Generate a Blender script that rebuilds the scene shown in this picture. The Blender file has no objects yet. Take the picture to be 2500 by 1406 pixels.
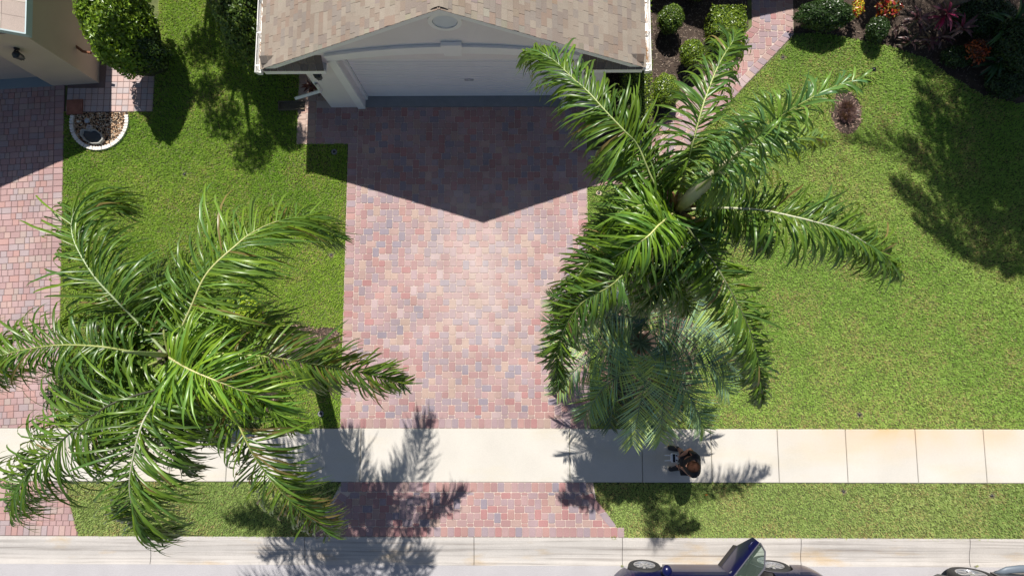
import bpy, math, random
import numpy as np
from mathutils import Vector, Matrix
random.seed(7); rng = np.random.default_rng(7)
S = bpy.context.scene
C = S.collection
# ---------------------------------------------------------------- camera, light, exposure
F_PX = 1480.0; CAM_H = 13.0
TILT = math.atan(157/F_PX); ROLL = math.atan(15/F_PX*math.cos(TILT))
cam = bpy.data.cameras.new('camera'); cam.lens = F_PX/2500*36; cam.sensor_width = 36; cam.clip_end = 800; cam.clip_start = .05
cam_o = bpy.data.objects.new('camera', cam); C.objects.link(cam_o)
cam_o.location = (0, 0, CAM_H)
cam_o.rotation_mode = 'XYZ'
cam_o.matrix_world = Matrix.Translation((0, 0, CAM_H)) @ Matrix.Rotation(ROLL, 4, 'Y') @ Matrix.Rotation(TILT, 4, 'X')
S.camera = cam_o
W = bpy.data.worlds.new('World'); S.world = W; W.use_nodes = True
wt = W.node_tree; wt.nodes.clear()
sky = wt.nodes.new('ShaderNodeTexSky'); sky.sky_type = 'NISHITA'; sky.sun_disc = False
bg = wt.nodes.new('ShaderNodeBackground'); bg.inputs[1].default_value = .055
wo = wt.nodes.new('ShaderNodeOutputWorld')
wt.links.new(sky.outputs[0], bg.inputs[0]); wt.links.new(bg.outputs[0], wo.inputs[0])
SUN = Vector((-.112, .585, 1)).normalized()
sky.sun_elevation = math.asin(SUN.z); sky.sun_rotation = math.atan2(SUN.x, SUN.y)
sl = bpy.data.lights.new('sun', 'SUN'); sl.energy = 5.0; sl.angle = math.radians(.5); sl.color = (1, .955, .88)
so = bpy.data.objects.new('sun', sl); C.objects.link(so)
so.rotation_euler = SUN.to_track_quat('Z', 'Y').to_euler(); so.location = (0, 0, 30)
S.view_settings.view_transform = 'Standard'; S.view_settings.look = 'None'
S.view_settings.exposure = .35; S.view_settings.gamma = 1
S.cycles.max_bounces = 8; S.cycles.transparent_max_bounces = 8

ct, st, ca, sa = math.cos(TILT), math.sin(TILT), math.cos(ROLL), math.sin(ROLL)
def P(px, py, z=0.0):
    """the place at height z that the photograph shows at pixel px, py"""
    x = (px-1250)/F_PX; y = (703-py)/F_PX; w = -1.0
    y, w = y*ct-w*st, y*st+w*ct
    x, w = x*ca+w*sa, -x*sa+w*ca
    s = (z-CAM_H)/w
    return Vector((x*s, y*s, z))
def Q(X, Y, Z=0):
    z = Z-CAM_H
    x, w = X*ca-z*sa, X*sa+z*ca
    y, w = Y*ct+w*st, -Y*st+w*ct
    return 1250+F_PX*x/-w, 703-F_PX*y/-w
def in_frame(X, Y, Z=0, m=0):
    a, b = Q(X, Y, Z)
    return -m < a < 2500+m and -m < b < 1406+m

# ---------------------------------------------------------------- mesh helpers
class MB:
    def __init__(s): s.v = []; s.f = []; s.c = []; s.m = []
    def add(s, vs, fs, col=(1, 1, 1), mi=0):
        o = len(s.v); s.v += [tuple(v) for v in vs]
        for f in fs: s.f.append(tuple(i+o for i in f)); s.c.append(col); s.m.append(mi)
    def box(s, x0, x1, y0, y1, z0, z1, col=(1, 1, 1), M=None, mi=0):
        vs = [Vector((x, y, z)) for z in (z0, z1) for y in (y0, y1) for x in (x0, x1)]
        if M: vs = [M @ v for v in vs]
        s.add(vs, [(0, 2, 3, 1), (4, 5, 7, 6), (0, 1, 5, 4), (2, 6, 7, 3), (0, 4, 6, 2), (1, 3, 7, 5)], col, mi)
    def prism(s, poly, z0, z1, col=(1, 1, 1), M=None, mi=0):
        n = len(poly); vs = [Vector((p[0], p[1], z)) for z in (z0, z1) for p in poly]
        if M: vs = [M @ v for v in vs]
        s.add(vs, [tuple(range(n))[::-1], tuple(range(n, 2*n))]+[(i, (i+1) % n, n+(i+1) % n, n+i) for i in range(n)], col, mi)
    def tube(s, pts, rad, n=8, col=(1, 1, 1), cap=True, sq=1.0, mi=0):
        pts = [Vector(p) for p in pts]; K = len(pts)
        rad = rad if hasattr(rad, '__len__') else [rad]*K
        o = []; up = Vector((0, 0, 1))
        for i, p in enumerate(pts):
            t = (pts[min(i+1, K-1)]-pts[max(i-1, 0)]).normalized()
            a = t.cross(up)
            a = a.normalized() if a.length > .05 else Vector((1, 0, 0))
            b = a.cross(t).normalized()
            for k in range(n):
                th = 2*math.pi*k/n
                o.append(p+a*math.cos(th)*rad[i]+b*math.sin(th)*rad[i]*sq)
        fs = [(i*n+k, i*n+(k+1) % n, (i+1)*n+(k+1) % n, (i+1)*n+k) for i in range(K-1) for k in range(n)]
        if cap: fs += [tuple(range(n))[::-1], tuple((K-1)*n+k for k in range(n))]
        s.add(o, fs, col, mi)
    def ball(s, c, r, col=(1, 1, 1), nu=10, nv=7, jit=0, mi=0, M=None):
        r = r if hasattr(r, '__len__') else (r, r, r); o = []
        for j in range(nv+1):
            ph = math.pi*j/nv
            for i in range(nu):
                th = 2*math.pi*i/nu; q = 1+random.uniform(-jit, jit)
                v = Vector((r[0]*math.sin(ph)*math.cos(th)*q, r[1]*math.sin(ph)*math.sin(th)*q, r[2]*math.cos(ph)*q))
                if M: v = M @ v
                o.append(v+Vector(c))
        s.add(o, [(j*nu+i, (j+1)*nu+i, (j+1)*nu+(i+1) % nu, j*nu+(i+1) % nu) for j in range(nv) for i in range(nu)], col, mi)
    def lathe(s, c, prof, n=24, col=(1, 1, 1), M=None, mi=0):
        o = []
        for r, z in prof:
            for k in range(n):
                v = Vector((r*math.cos(2*math.pi*k/n), r*math.sin(2*math.pi*k/n), z))
                o.append((M @ v if M else v)+Vector(c))
        K = len(prof)
        s.add(o, [(i*n+k, i*n+(k+1) % n, (i+1)*n+(k+1) % n, (i+1)*n+k) for i in range(K-1) for k in range(n)], col, mi)
    def mesh(s, name, mats, smooth=False):
        me = bpy.data.meshes.new(name); me.from_pydata(s.v, [], s.f)
        for m in (mats if isinstance(mats, (list, tuple)) else [mats]): me.materials.append(m)
        ca_ = me.color_attributes.new('Col', 'FLOAT_COLOR', 'CORNER')
        n = np.array([len(f) for f in s.f]); cc = np.array([(c[0], c[1], c[2], 1) for c in s.c], dtype=np.float32)
        ca_.data.foreach_set('color', np.repeat(cc, n, axis=0).ravel())
        if any(s.m): me.polygons.foreach_set('material_index', s.m)
        if smooth: me.polygons.foreach_set('use_smooth', [True]*len(me.polygons))
        me.update(); return me
    def build(s, name, mats, parent=None, loc=None, smooth=False, **kw):
        if loc is not None:
            l = Vector(loc); s.v = [tuple(Vector(v)-l) for v in s.v]
        o = bpy.data.objects.new(name, s.mesh(name, mats, smooth)); C.objects.link(o)
        if loc is not None: o.location = loc
        if parent: adopt(o, parent)
        tag(o, **kw); return o
def world_loc(o):
    v = Vector(o.location)
    while o.parent: o = o.parent; v += o.location
    return v
def adopt(o, parent):
    o.parent = parent; o.location = Vector(o.location)-world_loc(parent)
def tag(o, label=None, cat=None, group=None, kind=None):
    if label: o['label'] = label
    if cat: o['category'] = cat
    if group: o['group'] = group
    if kind: o['kind'] = kind
    return o
def empty(name, loc, label=None, cat=None, group=None, kind=None):
    o = bpy.data.objects.new(name, None); C.objects.link(o); o.location = loc; o.empty_display_size = .1
    return tag(o, label, cat, group, kind)

# ---------------------------------------------------------------- materials
def mat(name, col=(.5, .5, .5), rough=.8, var=.0, vscale=3, fine=.0, fscale=120, bump=0, bscale=80, attr=False, spec=.5, metal=0,
        trans=0, tcol=None, coat=0, emit=None):
    m = bpy.data.materials.new(name); m.use_nodes = True; nt = m.node_tree; N = nt.nodes; L = nt.links
    b = N['Principled BSDF']; b.inputs['Roughness'].default_value = rough; b.inputs['Metallic'].default_value = metal
    b.inputs['Specular IOR Level'].default_value = spec; b.inputs['Coat Weight'].default_value = coat
    geo = N.new('ShaderNodeNewGeometry')
    if attr:
        a = N.new('ShaderNodeVertexColor'); a.layer_name = 'Col'; cur = a.outputs[0]
    else:
        a = N.new('ShaderNodeRGB'); a.outputs[0].default_value = (*col, 1); cur = a.outputs[0]
    for amp, sc, det in ((var, vscale, 4), (fine, fscale, 2)):
        if amp:
            n = N.new('ShaderNodeTexNoise'); n.inputs['Scale'].default_value = sc; n.inputs['Detail'].default_value = det
            L.new(geo.outputs['Position'], n.inputs['Vector'])
            r = N.new('ShaderNodeMapRange'); r.inputs[1].default_value = .3; r.inputs[2].default_value = .7
            r.inputs[3].default_value = 1-amp; r.inputs[4].default_value = 1+amp
            L.new(n.outputs[0], r.inputs[0])
            x = N.new('ShaderNodeVectorMath'); x.operation = 'SCALE'; L.new(cur, x.inputs[0]); L.new(r.outputs[0], x.inputs['Scale'])
            cur = x.outputs[0]
    L.new(cur, b.inputs['Base Color'])
    if bump:
        n = N.new('ShaderNodeTexNoise'); n.inputs['Scale'].default_value = bscale; n.inputs['Detail'].default_value = 3
        L.new(geo.outputs['Position'], n.inputs['Vector'])
        bp = N.new('ShaderNodeBump'); bp.inputs['Strength'].default_value = bump; bp.inputs['Distance'].default_value = .01
        L.new(n.outputs[0], bp.inputs['Height']); L.new(bp.outputs[0], b.inputs['Normal'])
    if trans:
        t = N.new('ShaderNodeBsdfTranslucent'); mx = N.new('ShaderNodeMixShader'); mx.inputs[0].default_value = trans
        g = N.new('ShaderNodeMix'); g.data_type = 'RGBA'; g.blend_type = 'MULTIPLY'; g.inputs[0].default_value = 1
        L.new(cur, g.inputs[6]); g.inputs[7].default_value = (*(tcol or (1.6, 1.5, .6)), 1)
        L.new(g.outputs[2], t.inputs[0]); L.new(b.outputs[0], mx.inputs[1]); L.new(t.outputs[0], mx.inputs[2])
        L.new(mx.outputs[0], N['Material Output'].inputs[0])
    return m
M_paver = mat('paver', rough=.85, var=.13, vscale=1.1, fine=.10, fscale=60, bump=.35, bscale=110, attr=True, spec=.3)
def local_stain(m, centre, radii, colour, amount, blend='MIX'):
    nt = m.node_tree; N = nt.nodes; L = nt.links; b = N['Principled BSDF']; src = b.inputs['Base Color'].links[0].from_socket
    g = N.new('ShaderNodeNewGeometry'); mp = N.new('ShaderNodeMapping'); mp.vector_type = 'TEXTURE'; mp.inputs['Location'].default_value = (*centre, 0); mp.inputs['Scale'].default_value = (*radii, 10)
    gr = N.new('ShaderNodeTexGradient'); gr.gradient_type = 'QUADRATIC_SPHERE'; n = N.new('ShaderNodeTexNoise'); n.inputs['Scale'].default_value = 2.2; n.inputs['Detail'].default_value = 5
    L.new(g.outputs['Position'], mp.inputs[0]); L.new(mp.outputs[0], gr.inputs[0]); L.new(g.outputs['Position'], n.inputs['Vector'])
    k = N.new('ShaderNodeMath'); k.operation = 'MULTIPLY'; L.new(gr.outputs['Fac'], k.inputs[0]); L.new(n.outputs[0], k.inputs[1])
    k2 = N.new('ShaderNodeMath'); k2.operation = 'MULTIPLY'; k2.use_clamp = True; L.new(k.outputs[0], k2.inputs[0]); k2.inputs[1].default_value = amount
    x = N.new('ShaderNodeMix'); x.data_type = 'RGBA'; x.blend_type = blend; L.new(k2.outputs[0], x.inputs[0]); L.new(src, x.inputs[6]); x.inputs[7].default_value = (*colour, 1); L.new(x.outputs[2], b.inputs['Base Color'])
local_stain(M_paver, (-.9, 1.9), (2.6, 3.6), (.62, .55, .52), .75)
M_sand = mat('joint_sand', (.50, .41, .36), .95, var=.12, vscale=2)
M_sand2 = mat('dark_joint_sand', (.16, .11, .10), .95, var=.1)
M_soil = mat('lawn_soil', (.10, .12, .04), .95, var=.35, vscale=4, bump=.6, bscale=60)
M_ground = mat('far_ground', (.06, .09, .025), .95, var=.3, vscale=.6)
M_mulch0 = mat('mulch_soil', (.055, .038, .028), .95, var=.3, vscale=8, bump=1, bscale=60)
M_chip = mat('mulch_chips', rough=.9, attr=True, fine=.2, fscale=80)
M_stone = mat('river_stone', rough=.6, attr=True, fine=.15, fscale=90)
M_grass = mat('grass_blades', rough=.55, attr=True, trans=.3, tcol=(1.3, 1.3, .5), spec=.35)
M_palm = mat('palm_leaf', rough=.34, attr=True, trans=.30, tcol=(1.9, 1.7, .5), spec=.55, var=.12, vscale=1.5)
M_blue_palm = mat('blue_palm_leaf', rough=.55, attr=True, trans=.15, tcol=(1.4, 1.5, .7), spec=.25)
M_leaf = mat('bush_leaf', rough=.32, attr=True, trans=.25, tcol=(1.8, 1.6, .4), spec=.5)
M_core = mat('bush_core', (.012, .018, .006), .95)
M_bark = mat('palm_bark', (.22, .18, .14), .9, var=.3, vscale=9, bump=.8, bscale=30)
M_rach = mat('rachis', rough=.45, attr=True, spec=.4)
M_stucco = mat('grey_stucco', (.80, .76, .78), .9, var=.03, vscale=2, bump=.5, bscale=70)
M_trim = mat('white_trim', (.88, .88, .89), .6, var=.03, vscale=3)
M_door = mat('garage_door_paint', (.86, .85, .90), .5, var=.02)
M_white = mat('white_aluminium', (.80, .79, .77), .4, var=.05, vscale=4)
M_tan = mat('tan_stucco', (.52, .42, .34), .9, var=.04, vscale=2, bump=.5, bscale=70)
M_nbtrim = mat('pale_blue_trim', (.42, .52, .54), .6)
M_shingle = mat('shingle', rough=.95, attr=True, var=.08, vscale=1.2, fine=.22, fscale=170, bump=.5, bscale=180, spec=.2)
M_black = mat('black_metal', (.02, .02, .024), .45)
M_rubber = mat('tyre_rubber', (.03, .03, .032), .75, fine=.1)
M_rim = mat('alloy', (.62, .63, .66), .28, metal=.85)
M_glassy = mat('dark_window', (.015, .022, .02), .06, spec=.8)
M_blue = mat('blue_car_paint', (.005, .006, .055), .3, coat=.5, metal=.1, spec=.4)
M_char = mat('charcoal_car_paint', (.03, .03, .036), .35, coat=.4, metal=.1, spec=.4)
M_plastic = mat('black_plastic', (.028, .026, .028), .6, fine=.2, fscale=200)
M_litter = mat('leaf_litter', (.30, .17, .08), .9)
M_brown = mat('brown_pipe', (.20, .075, .035), .6)
M_conc = mat('concrete_slab', (.53, .50, .455), .9, var=.05, vscale=1.1, fine=.06, fscale=90, bump=.25, bscale=160)
M_thresh = mat('threshold_concrete', (.22, .23, .25), .9, var=.1, vscale=4, fine=.08)
def concrete_stains(m, axis_scale, tint, lo, hi):
    """stretched stains that belong to the slab itself"""
    nt = m.node_tree; N = nt.nodes; L = nt.links; b = N['Principled BSDF']
    src = b.inputs['Base Color'].links[0].from_socket
    g = N.new('ShaderNodeNewGeometry'); mp = N.new('ShaderNodeMapping'); mp.inputs['Scale'].default_value = axis_scale
    n = N.new('ShaderNodeTexNoise'); n.inputs['Scale'].default_value = 1; n.inputs['Detail'].default_value = 5; n.inputs['Roughness'].default_value = .6
    L.new(g.outputs['Position'], mp.inputs[0]); L.new(mp.outputs[0], n.inputs['Vector'])
    r = N.new('ShaderNodeMapRange'); r.inputs[1].default_value = lo; r.inputs[2].default_value = hi; r.clamp = True
    L.new(n.outputs[0], r.inputs[0])
    x = N.new('ShaderNodeMix'); x.data_type = 'RGBA'; x.blend_type = 'MULTIPLY'
    L.new(r.outputs[0], x.inputs[0]); L.new(src, x.inputs[6]); x.inputs[7].default_value = (*tint, 1)
    L.new(x.outputs[2], b.inputs['Base Color'])
concrete_stains(M_conc, (.35, 1.2, 1), (1, .94, .80), .5, .8)
local_stain(M_conc, P(2180, 1050)[:2], (3.8, .9), (.58, .36, .15), 1.2)
local_stain(M_conc, P(2440, 1060)[:2], (1.2, .6), (.58, .38, .18), .8)
M_curb = mat('curb_concrete', (.46, .43, .405), .9, var=.06, vscale=2, fine=.1, fscale=70, bump=.3, bscale=120)
concrete_stains(M_curb, (.35, 16, 1), (.6, .58, .57), .5, .68)
concrete_stains(M_curb, (.7, 2.5, 1), (1, .84, .62), .55, .72)
M_road = mat('road_asphalt', (.40, .385, .40), .95, var=.05, vscale=2, fine=.3, fscale=110, bump=.8, bscale=70)

# ---------------------------------------------------------------- ground
g = MB(); g.add([(-150, -150, -.16), (150, -150, -.16), (150, 150, -.16), (-150, 150, -.16)], [(0, 1, 2, 3)])
g.build('ground', M_ground, kind='structure')
g = MB(); g.box(-60, 60, -13, -4.37, -.15, -.045); g.build('road', M_road, kind='structure')
def sheet(name, poly, z, m, z0=-.15, **kw):
    b = MB(); b.prism(poly, z0, z); return b.build(name, m, **kw)
sheet('lawn', [(-60, -3.8), (60, -3.8), (60, 60), (-60, 60)], -.03, M_soil, kind='structure')

# curb in poured sections
px_j = [-330, -20, 365, 743, 1157, 1520, 1957, 2370, 2800]
curb = empty('curb', (0, -4.1, 0), kind='structure')
for a, b_ in zip(px_j[:-1], px_j[1:]):
    x0 = P(a, 1345)[0]+.006; x1 = P(b_, 1345)[0]-.006
    m = MB(); prof = [(-3.8, -.02), (-3.8, .004), (-3.86, .006), (-3.98, -.01), (-4.1, -.042), (-4.2, -.058), (-4.28, -.058), (-4.37, -.042), (-4.37, -.14), (-3.8, -.14)]
    n = len(prof); vs = [(x, y, z) for x in (x0, x1) for y, z in prof]
    m.add(vs, [tuple(range(n)), tuple(range(n, 2*n))[::-1]]+[(i, n+i, n+(i+1) % n, (i+1) % n) for i in range(n)])
    m.build('curb_section', M_curb, curb, loc=((x0+x1)/2, -4.1, 0))
# sidewalk slabs
sw = empty('sidewalk', (0, -2.15, 0), kind='structure')
js = [-420, -180, 80, 245, 416, 554, 880, 1391, 1568, 1737, 1900, 2067, 2238, 2405, 2580, 2760]
for a, b_ in zip(js[:-1], js[1:]):
    x0 = P(a, 1110)[0]+.005; x1 = P(b_, 1110)[0]-.005; y0, y1 = -2.69, -1.6; c = .012
    m = MB()
    vs = [(x0, y0, -.1), (x1, y0, -.1), (x1, y1, -.1), (x0, y1, -.1), (x0, y0, -.004), (x1, y0, -.004), (x1, y1, -.004), (x0, y1, -.004),
          (x0+c, y0+c, .006), (x1-c, y0+c, .006), (x1-c, y1-c, .006), (x0+c, y1-c, .006)]
    m.add(vs, [(3, 2, 1, 0)]+[(i, (i+1) % 4, 4+(i+1) % 4, 4+i) for i in range(4)]+[(4+i, 4+(i+1) % 4, 8+(i+1) % 4, 8+i) for i in range(4)]+[(8, 9, 10, 11)])
    m.build('slab', M_conc, sw, loc=((x0+x1)/2, -2.15, 0))

# ---------------------------------------------------------------- pavers
def clip(poly, a, b):
    """keep the part of poly left of the line a->b"""
    out = []; n = len(poly)
    d = lambda p: (b[0]-a[0])*(p[1]-a[1])-(b[1]-a[1])*(p[0]-a[0])
    for i in range(n):
        p, q = poly[i], poly[(i+1) % n]; dp, dq = d(p), d(q)
        if dp >= 0: out.append(p)
        if (dp >= 0) != (dq >= 0):
            t = dp/(dp-dq); out.append((p[0]+(q[0]-p[0])*t, p[1]+(q[1]-p[1])*t))
    return out
def area(p): return sum(p[i][0]*p[(i+1) % len(p)][1]-p[(i+1) % len(p)][0]*p[i][1] for i in range(len(p)))/2
def clip_poly(poly, conv):
    for i in range(len(conv)):
        poly = clip(poly, conv[i], conv[(i+1) % len(conv)])
        if len(poly) < 3: return []
    return poly
def paver_geo(mb, poly, col, rnd=.016, gap=.0035, M=None, top=0):
    c = (sum(p[0] for p in poly)/len(poly), sum(p[1] for p in poly)/len(poly))
    pts = []; n = len(poly)
    for i in range(n):
        p = Vector(poly[i][:2]); a = Vector(poly[i-1][:2]); b = Vector(poly[(i+1) % n][:2])
        if rnd and n <= 5 and (a-p).length > 3*rnd and (b-p).length > 3*rnd:
            pts += [p+(a-p).normalized()*rnd, p+(b-p).normalized()*rnd]
        else: pts.append(p)
    C0 = Vector(c); ins = lambda d: [C0+(p-C0)*max(.2, 1-d/max((p-C0).length*.72, .01)) for p in pts]
    o = ins(gap); t = ins(gap+.008); k = len(o)
    vs = [Vector((p[0], p[1], z)) for q, z in ((o, top-.045), (o, top-.007), (t, top)) for p in q]
    if M: vs = [M @ v for v in vs]
    mb.add(vs, [(r*k+i, r*k+(i+1) % k, (r+1)*k+(i+1) % k, (r+1)*k+i) for r in (0, 1) for i in range(k)]+[tuple(range(2*k, 3*k))], col)
def paver_field(name, loc, polys, palette, weights, R=0.0, rnd=.016, bias=None, jitter=.0015, maxn=290, pname='paver', group=None):
    """polys: list of ccw outlines in world metres; the pieces that show largest are parts, the rest one stuff part"""
    root = empty(name, loc, kind='structure')
    cand = []
    for p in polys:
        if len(p) < 3: continue
        A = area(p)
        if A < 0: p = p[::-1]; A = -A
        if A < .0012: continue
        cx = sum(q[0] for q in p)/len(p); cy = sum(q[1] for q in p)/len(p)
        w = list(weights)
        if bias: w = bias(cx, cy, w)
        ci = random.choices(range(len(palette)), w)[0]
        cand.append((A if in_frame(cx, cy) else -1, A, p, cx, cy, ci))
    cand.sort(key=lambda c: (-round(c[0], 3), (c[3]**2+c[4]**2)))
    cache = {}; rest = MB()
    for i, (s_, A, p, cx, cy, ci) in enumerate(cand):
        loc_p = [(x-cx, y-cy) for x, y in p]
        top = random.uniform(-jitter, jitter)
        if i < maxn and s_ > 0:
            key = (ci, tuple((round(x*250), round(y*250)) for x, y in loc_p))
            if key not in cache:
                mb = MB(); paver_geo(mb, loc_p, palette[ci], rnd); cache[key] = mb.mesh(pname, M_paver)
            o = bpy.data.objects.new(pname, cache[key]); C.objects.link(o)
            o.location = (cx, cy, top); o.rotation_euler = (random.gauss(0, .004), random.gauss(0, .004), random.gauss(0, .004)); adopt(o, root)
        else:
            c = palette[ci]; f = random.uniform(.93, 1.07)
            paver_geo(rest, p, (c[0]*f, c[1]*f, c[2]*f), rnd, top=top)
    if rest.v: rest.build(pname+'_remainder', M_paver, root, kind='stuff')
    return root
def cell_pattern(x0, x1, y0, y1, c):
    """the two-size pattern of the driveway: square stones with pairs of oblong ones lying and standing"""
    out = []
    ni = int((x1-x0)/(4*c))+2; nj = int((y1-y0)/(4*c))+2
    R = lambda a, b, w, h: [(a, b), (a+w, b), (a+w, b+h), (a, b+h)]
    for i in range(-1, ni):
        for j in range(-1, nj):
            X = x0+i*4*c; Y = y0+j*4*c
            out += [R(X, Y, 1.5*c, c), R(X+1.5*c, Y, 1.5*c, c), R(X+2*c, Y+2*c, 1.5*c, c), R(X+3.5*c, Y+2*c, 1.5*c, c)]
            out += [R(X+c, Y+c, c, 1.5*c), R(X+c, Y+2.5*c, c, 1.5*c), R(X+3*c, Y-c, c, 1.5*c), R(X+3*c, Y+.5*c, c, 1.5*c)]
            out += [R(X, Y+c, c, c), R(X, Y+3*c, c, c), R(X+2*c, Y+c, c, c), R(X+2*c, Y+3*c, c, c)]
    return out
def soldier(a, b, w, step, side=1):
    """a course of stones along a->b, w deep to the left (side 1) or right"""
    a = Vector(a); b = Vector(b); d = b-a; n = max(1, round(d.length/step)); d /= n; nrm = Vector((-d.y, d.x)).normalized()*w*side
    return [[tuple(a+d*i), tuple(a+d*(i+1)), tuple(a+d*(i+1)+nrm), tuple(a+d*i+nrm)] for i in range(n)]
PAL = [(.325, .225, .215), (.30, .185, .175), (.345, .25, .215), (.26, .22, .235), (.335, .205, .18), (.36, .275, .22), (.29, .22, .225), (.215, .20, .23), (.36, .29, .28), (.315, .165, .155)]
WT = [5, 4, 3, 4, 2, 2, 5, 2, 1, 1.2]
c = .1406
PAL = [(1.10*(.86*p[0]+.14*.31), 1.06*(.86*p[1]+.14*.205), 1.10*(.86*p[2]+.14*.20)) for p in PAL]
def dbias(x, y, w):
    w = list(w)
    if y > 3.6: w[7] += 3; w[1] += 3; w[9] += 2; w[5] = .6; w[8] = .3
    if abs(x+1.1) > 2.35: w[0] += 6; w[7] = .5; w[3] = 1.5; w[5] = .4
    return w
# driveway
pol = []
inner = [(-3.56, -1.385), (1.31, -1.385), (1.31, 5.43), (-3.56, 5.43)]
for p in cell_pattern(-3.56-.2*c, 1.31, -1.39, 5.43, c):
    q = clip_poly(p, inner)
    if q: pol.append(q)
pol += soldier((-3.76, -1.385), (-3.77, 4.59), .205, c, -1)
pol += soldier((1.515, -1.385), (1.515, 5.43), .205, c, 1)
pol += soldier((-3.76, -1.59), (1.515, -1.59), .205, c, 1)
for p in cell_pattern(-4.5, -3.56, 4.6, 5.43, c):
    q = clip_poly(p, [(-4.5, 4.6), (-3.565, 4.6), (-3.565, 5.43), (-4.5, 5.43)])
    if q: pol.append(q)
paver_field('driveway', (-1.1, 2, 0), pol, PAL, WT, bias=dbias)
sheet('driveway_bed', [(-3.765, -1.595), (1.52, -1.595), (1.52, 5.60), (-4.5, 5.60), (-4.5, 4.595), (-3.77, 4.595)], -.009, M_sand, kind='structure')
# pale strip beside the driveway, going on beside the house
pol = []
for k in range(60):
    y = 4.6+k*.14
    pol += [[(-4.92, y), (-4.71, y), (-4.71, y+.14), (-4.92, y+.14)], [(-4.71, y), (-4.505, y), (-4.505, y+.14), (-4.71, y+.14)]]
    if y > 5.5: pol += [[(-4.505, y), (-4.34, y), (-4.34, y+.14), (-4.505, y+.14)], [(-4.34, y), (-4.18, y), (-4.18, y+.14), (-4.34, y+.14)]]
paver_field('side_path', (-4.7, 6, 0), pol, [(.46, .32, .25), (.43, .28, .23), (.42, .31, .26)], [3, 2, 2])
sheet('side_path_bed', [(-4.925, 4.597), (-4.503, 4.597), (-4.503, 5.46), (-4.175, 5.46), (-4.175, 12.9), (-4.925, 12.9)], -.012, M_sand, kind='structure')
# apron between sidewalk and curb
ap = [(-3.70, -2.695), (-4.28, -3.795), (2.19, -3.795), (1.62, -3.05), (1.56, -2.695)]
pol = []
inn = [(-3.48, -2.9), (-3.95, -3.6), (1.98, -3.6), (1.47, -2.98), (1.43, -2.9)]
for p in cell_pattern(-4.3, 2.2, -3.59, -2.9, c):
    q = clip_poly(p, [(-3.5, -2.9), (-3.93, -3.59), (1.90, -3.59), (1.40, -2.95), (1.36, -2.9)])
    if q: pol.append(q)
pol += soldier((-3.71, -2.695), (1.56, -2.695), .2, c, -1)+soldier((-4.28, -3.795), (2.19, -3.795), .2, c, 1)
pol += soldier((1.56, -2.9), (1.60, -3.02), .2, c, -1)+[[(1.60, -3.02), (1.40, -3.0), (1.66, -3.33), (1.82, -3.28)], [(1.82, -3.28), (1.66, -3.33), (1.88, -3.585), (2.04, -3.585)]]
pol += soldier((-4.14, -3.59), (-3.72, -2.9), .2, c, -1)
paver_field('driveway_apron', (-1.1, -3.2, 0), pol, PAL, [6, 7, 2, 3, 4, 1.2, 5, 2, .3, 3], maxn=290)
sheet('apron_bed', ap[::-1], -.009, M_sand, kind='structure')
# neighbour's driveway, laid in straight rows, turned a few degrees
RN = math.radians(3.4); NB0 = Vector((-9.77, -1.6))
def nbw(u, v): return (NB0.x+u*math.cos(RN)-v*math.sin(RN), NB0.y+u*math.sin(RN)+v*math.cos(RN))
pol = []; v = -.15; ch = .139
while v < 7.9:
    if v > 7.05 and False: break
    u = -.215; row = []
    while u > -3.2:
        w = random.choice((.105, .14, .14, .21)); row.append((u-w, u)); u -= w
    for a, b_ in row:
        q = [nbw(a, v), nbw(b_, v), nbw(b_, v+ch), nbw(a, v+ch)]
        q = clip(q, (-20, -1.595), (20, -1.595))
        if q and min(y for x, y in q) < 6.3+(-9.5-q[0][0])*-.06: pol.append(q)
    q = [nbw(-.21, v), nbw(0, v), nbw(0, v+ch), nbw(-.21, v+ch)]; q = clip(q, (-20, -1.595), (20, -1.595)); pol.append(q) if q else 0
    v += ch
NPAL = [(.39, .27, .265), (.365, .24, .235), (.41, .285, .26), (.35, .28, .285), (.40, .245, .225), (.38, .295, .27)]
paver_field('neighbour_driveway', (-11, 2, 0), [p for p in pol if p], NPAL, [5, 5, 3, 2.5, 2, 2], rnd=.006)
b = MB(); b.prism([nbw(-3.5, -.1), nbw(.005, .0), nbw(.005, 8), nbw(-3.5, 8)], -.15, -.012); b.build('neighbour_driveway_bed', M_sand2, kind='structure')
pol = []; y = -3.795
for k, (yy, h) in enumerate([(-3.795, .2), (-3.595, .1), (-3.495, .139), (-3.356, .139), (-3.217, .139), (-3.078, .139), (-2.939, .139), (-2.8, .11)]):
    x = -12.2
    while x < -9.0:
        w = random.choice((.14, .14, .14, .21, .105)) if h != .2 else .125
        q = [(x, yy), (x+w, yy), (x+w, yy+h), (x, yy+h)]
        q = clip(q, (-9.17, -3.8), (-9.55, -2.69)); x += w
        if q: pol.append(q)
paver_field('neighbour_apron', (-11, -3.2, 0), pol, NPAL, [3, 5, 2, 2, 4, 1], rnd=.005)
b = MB(); b.prism([(-13, -3.795), (-9.165, -3.795), (-9.545, -2.695), (-13, -2.695)], -.15, -.013); b.build('neighbour_apron_bed', M_sand2, kind='structure')
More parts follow.
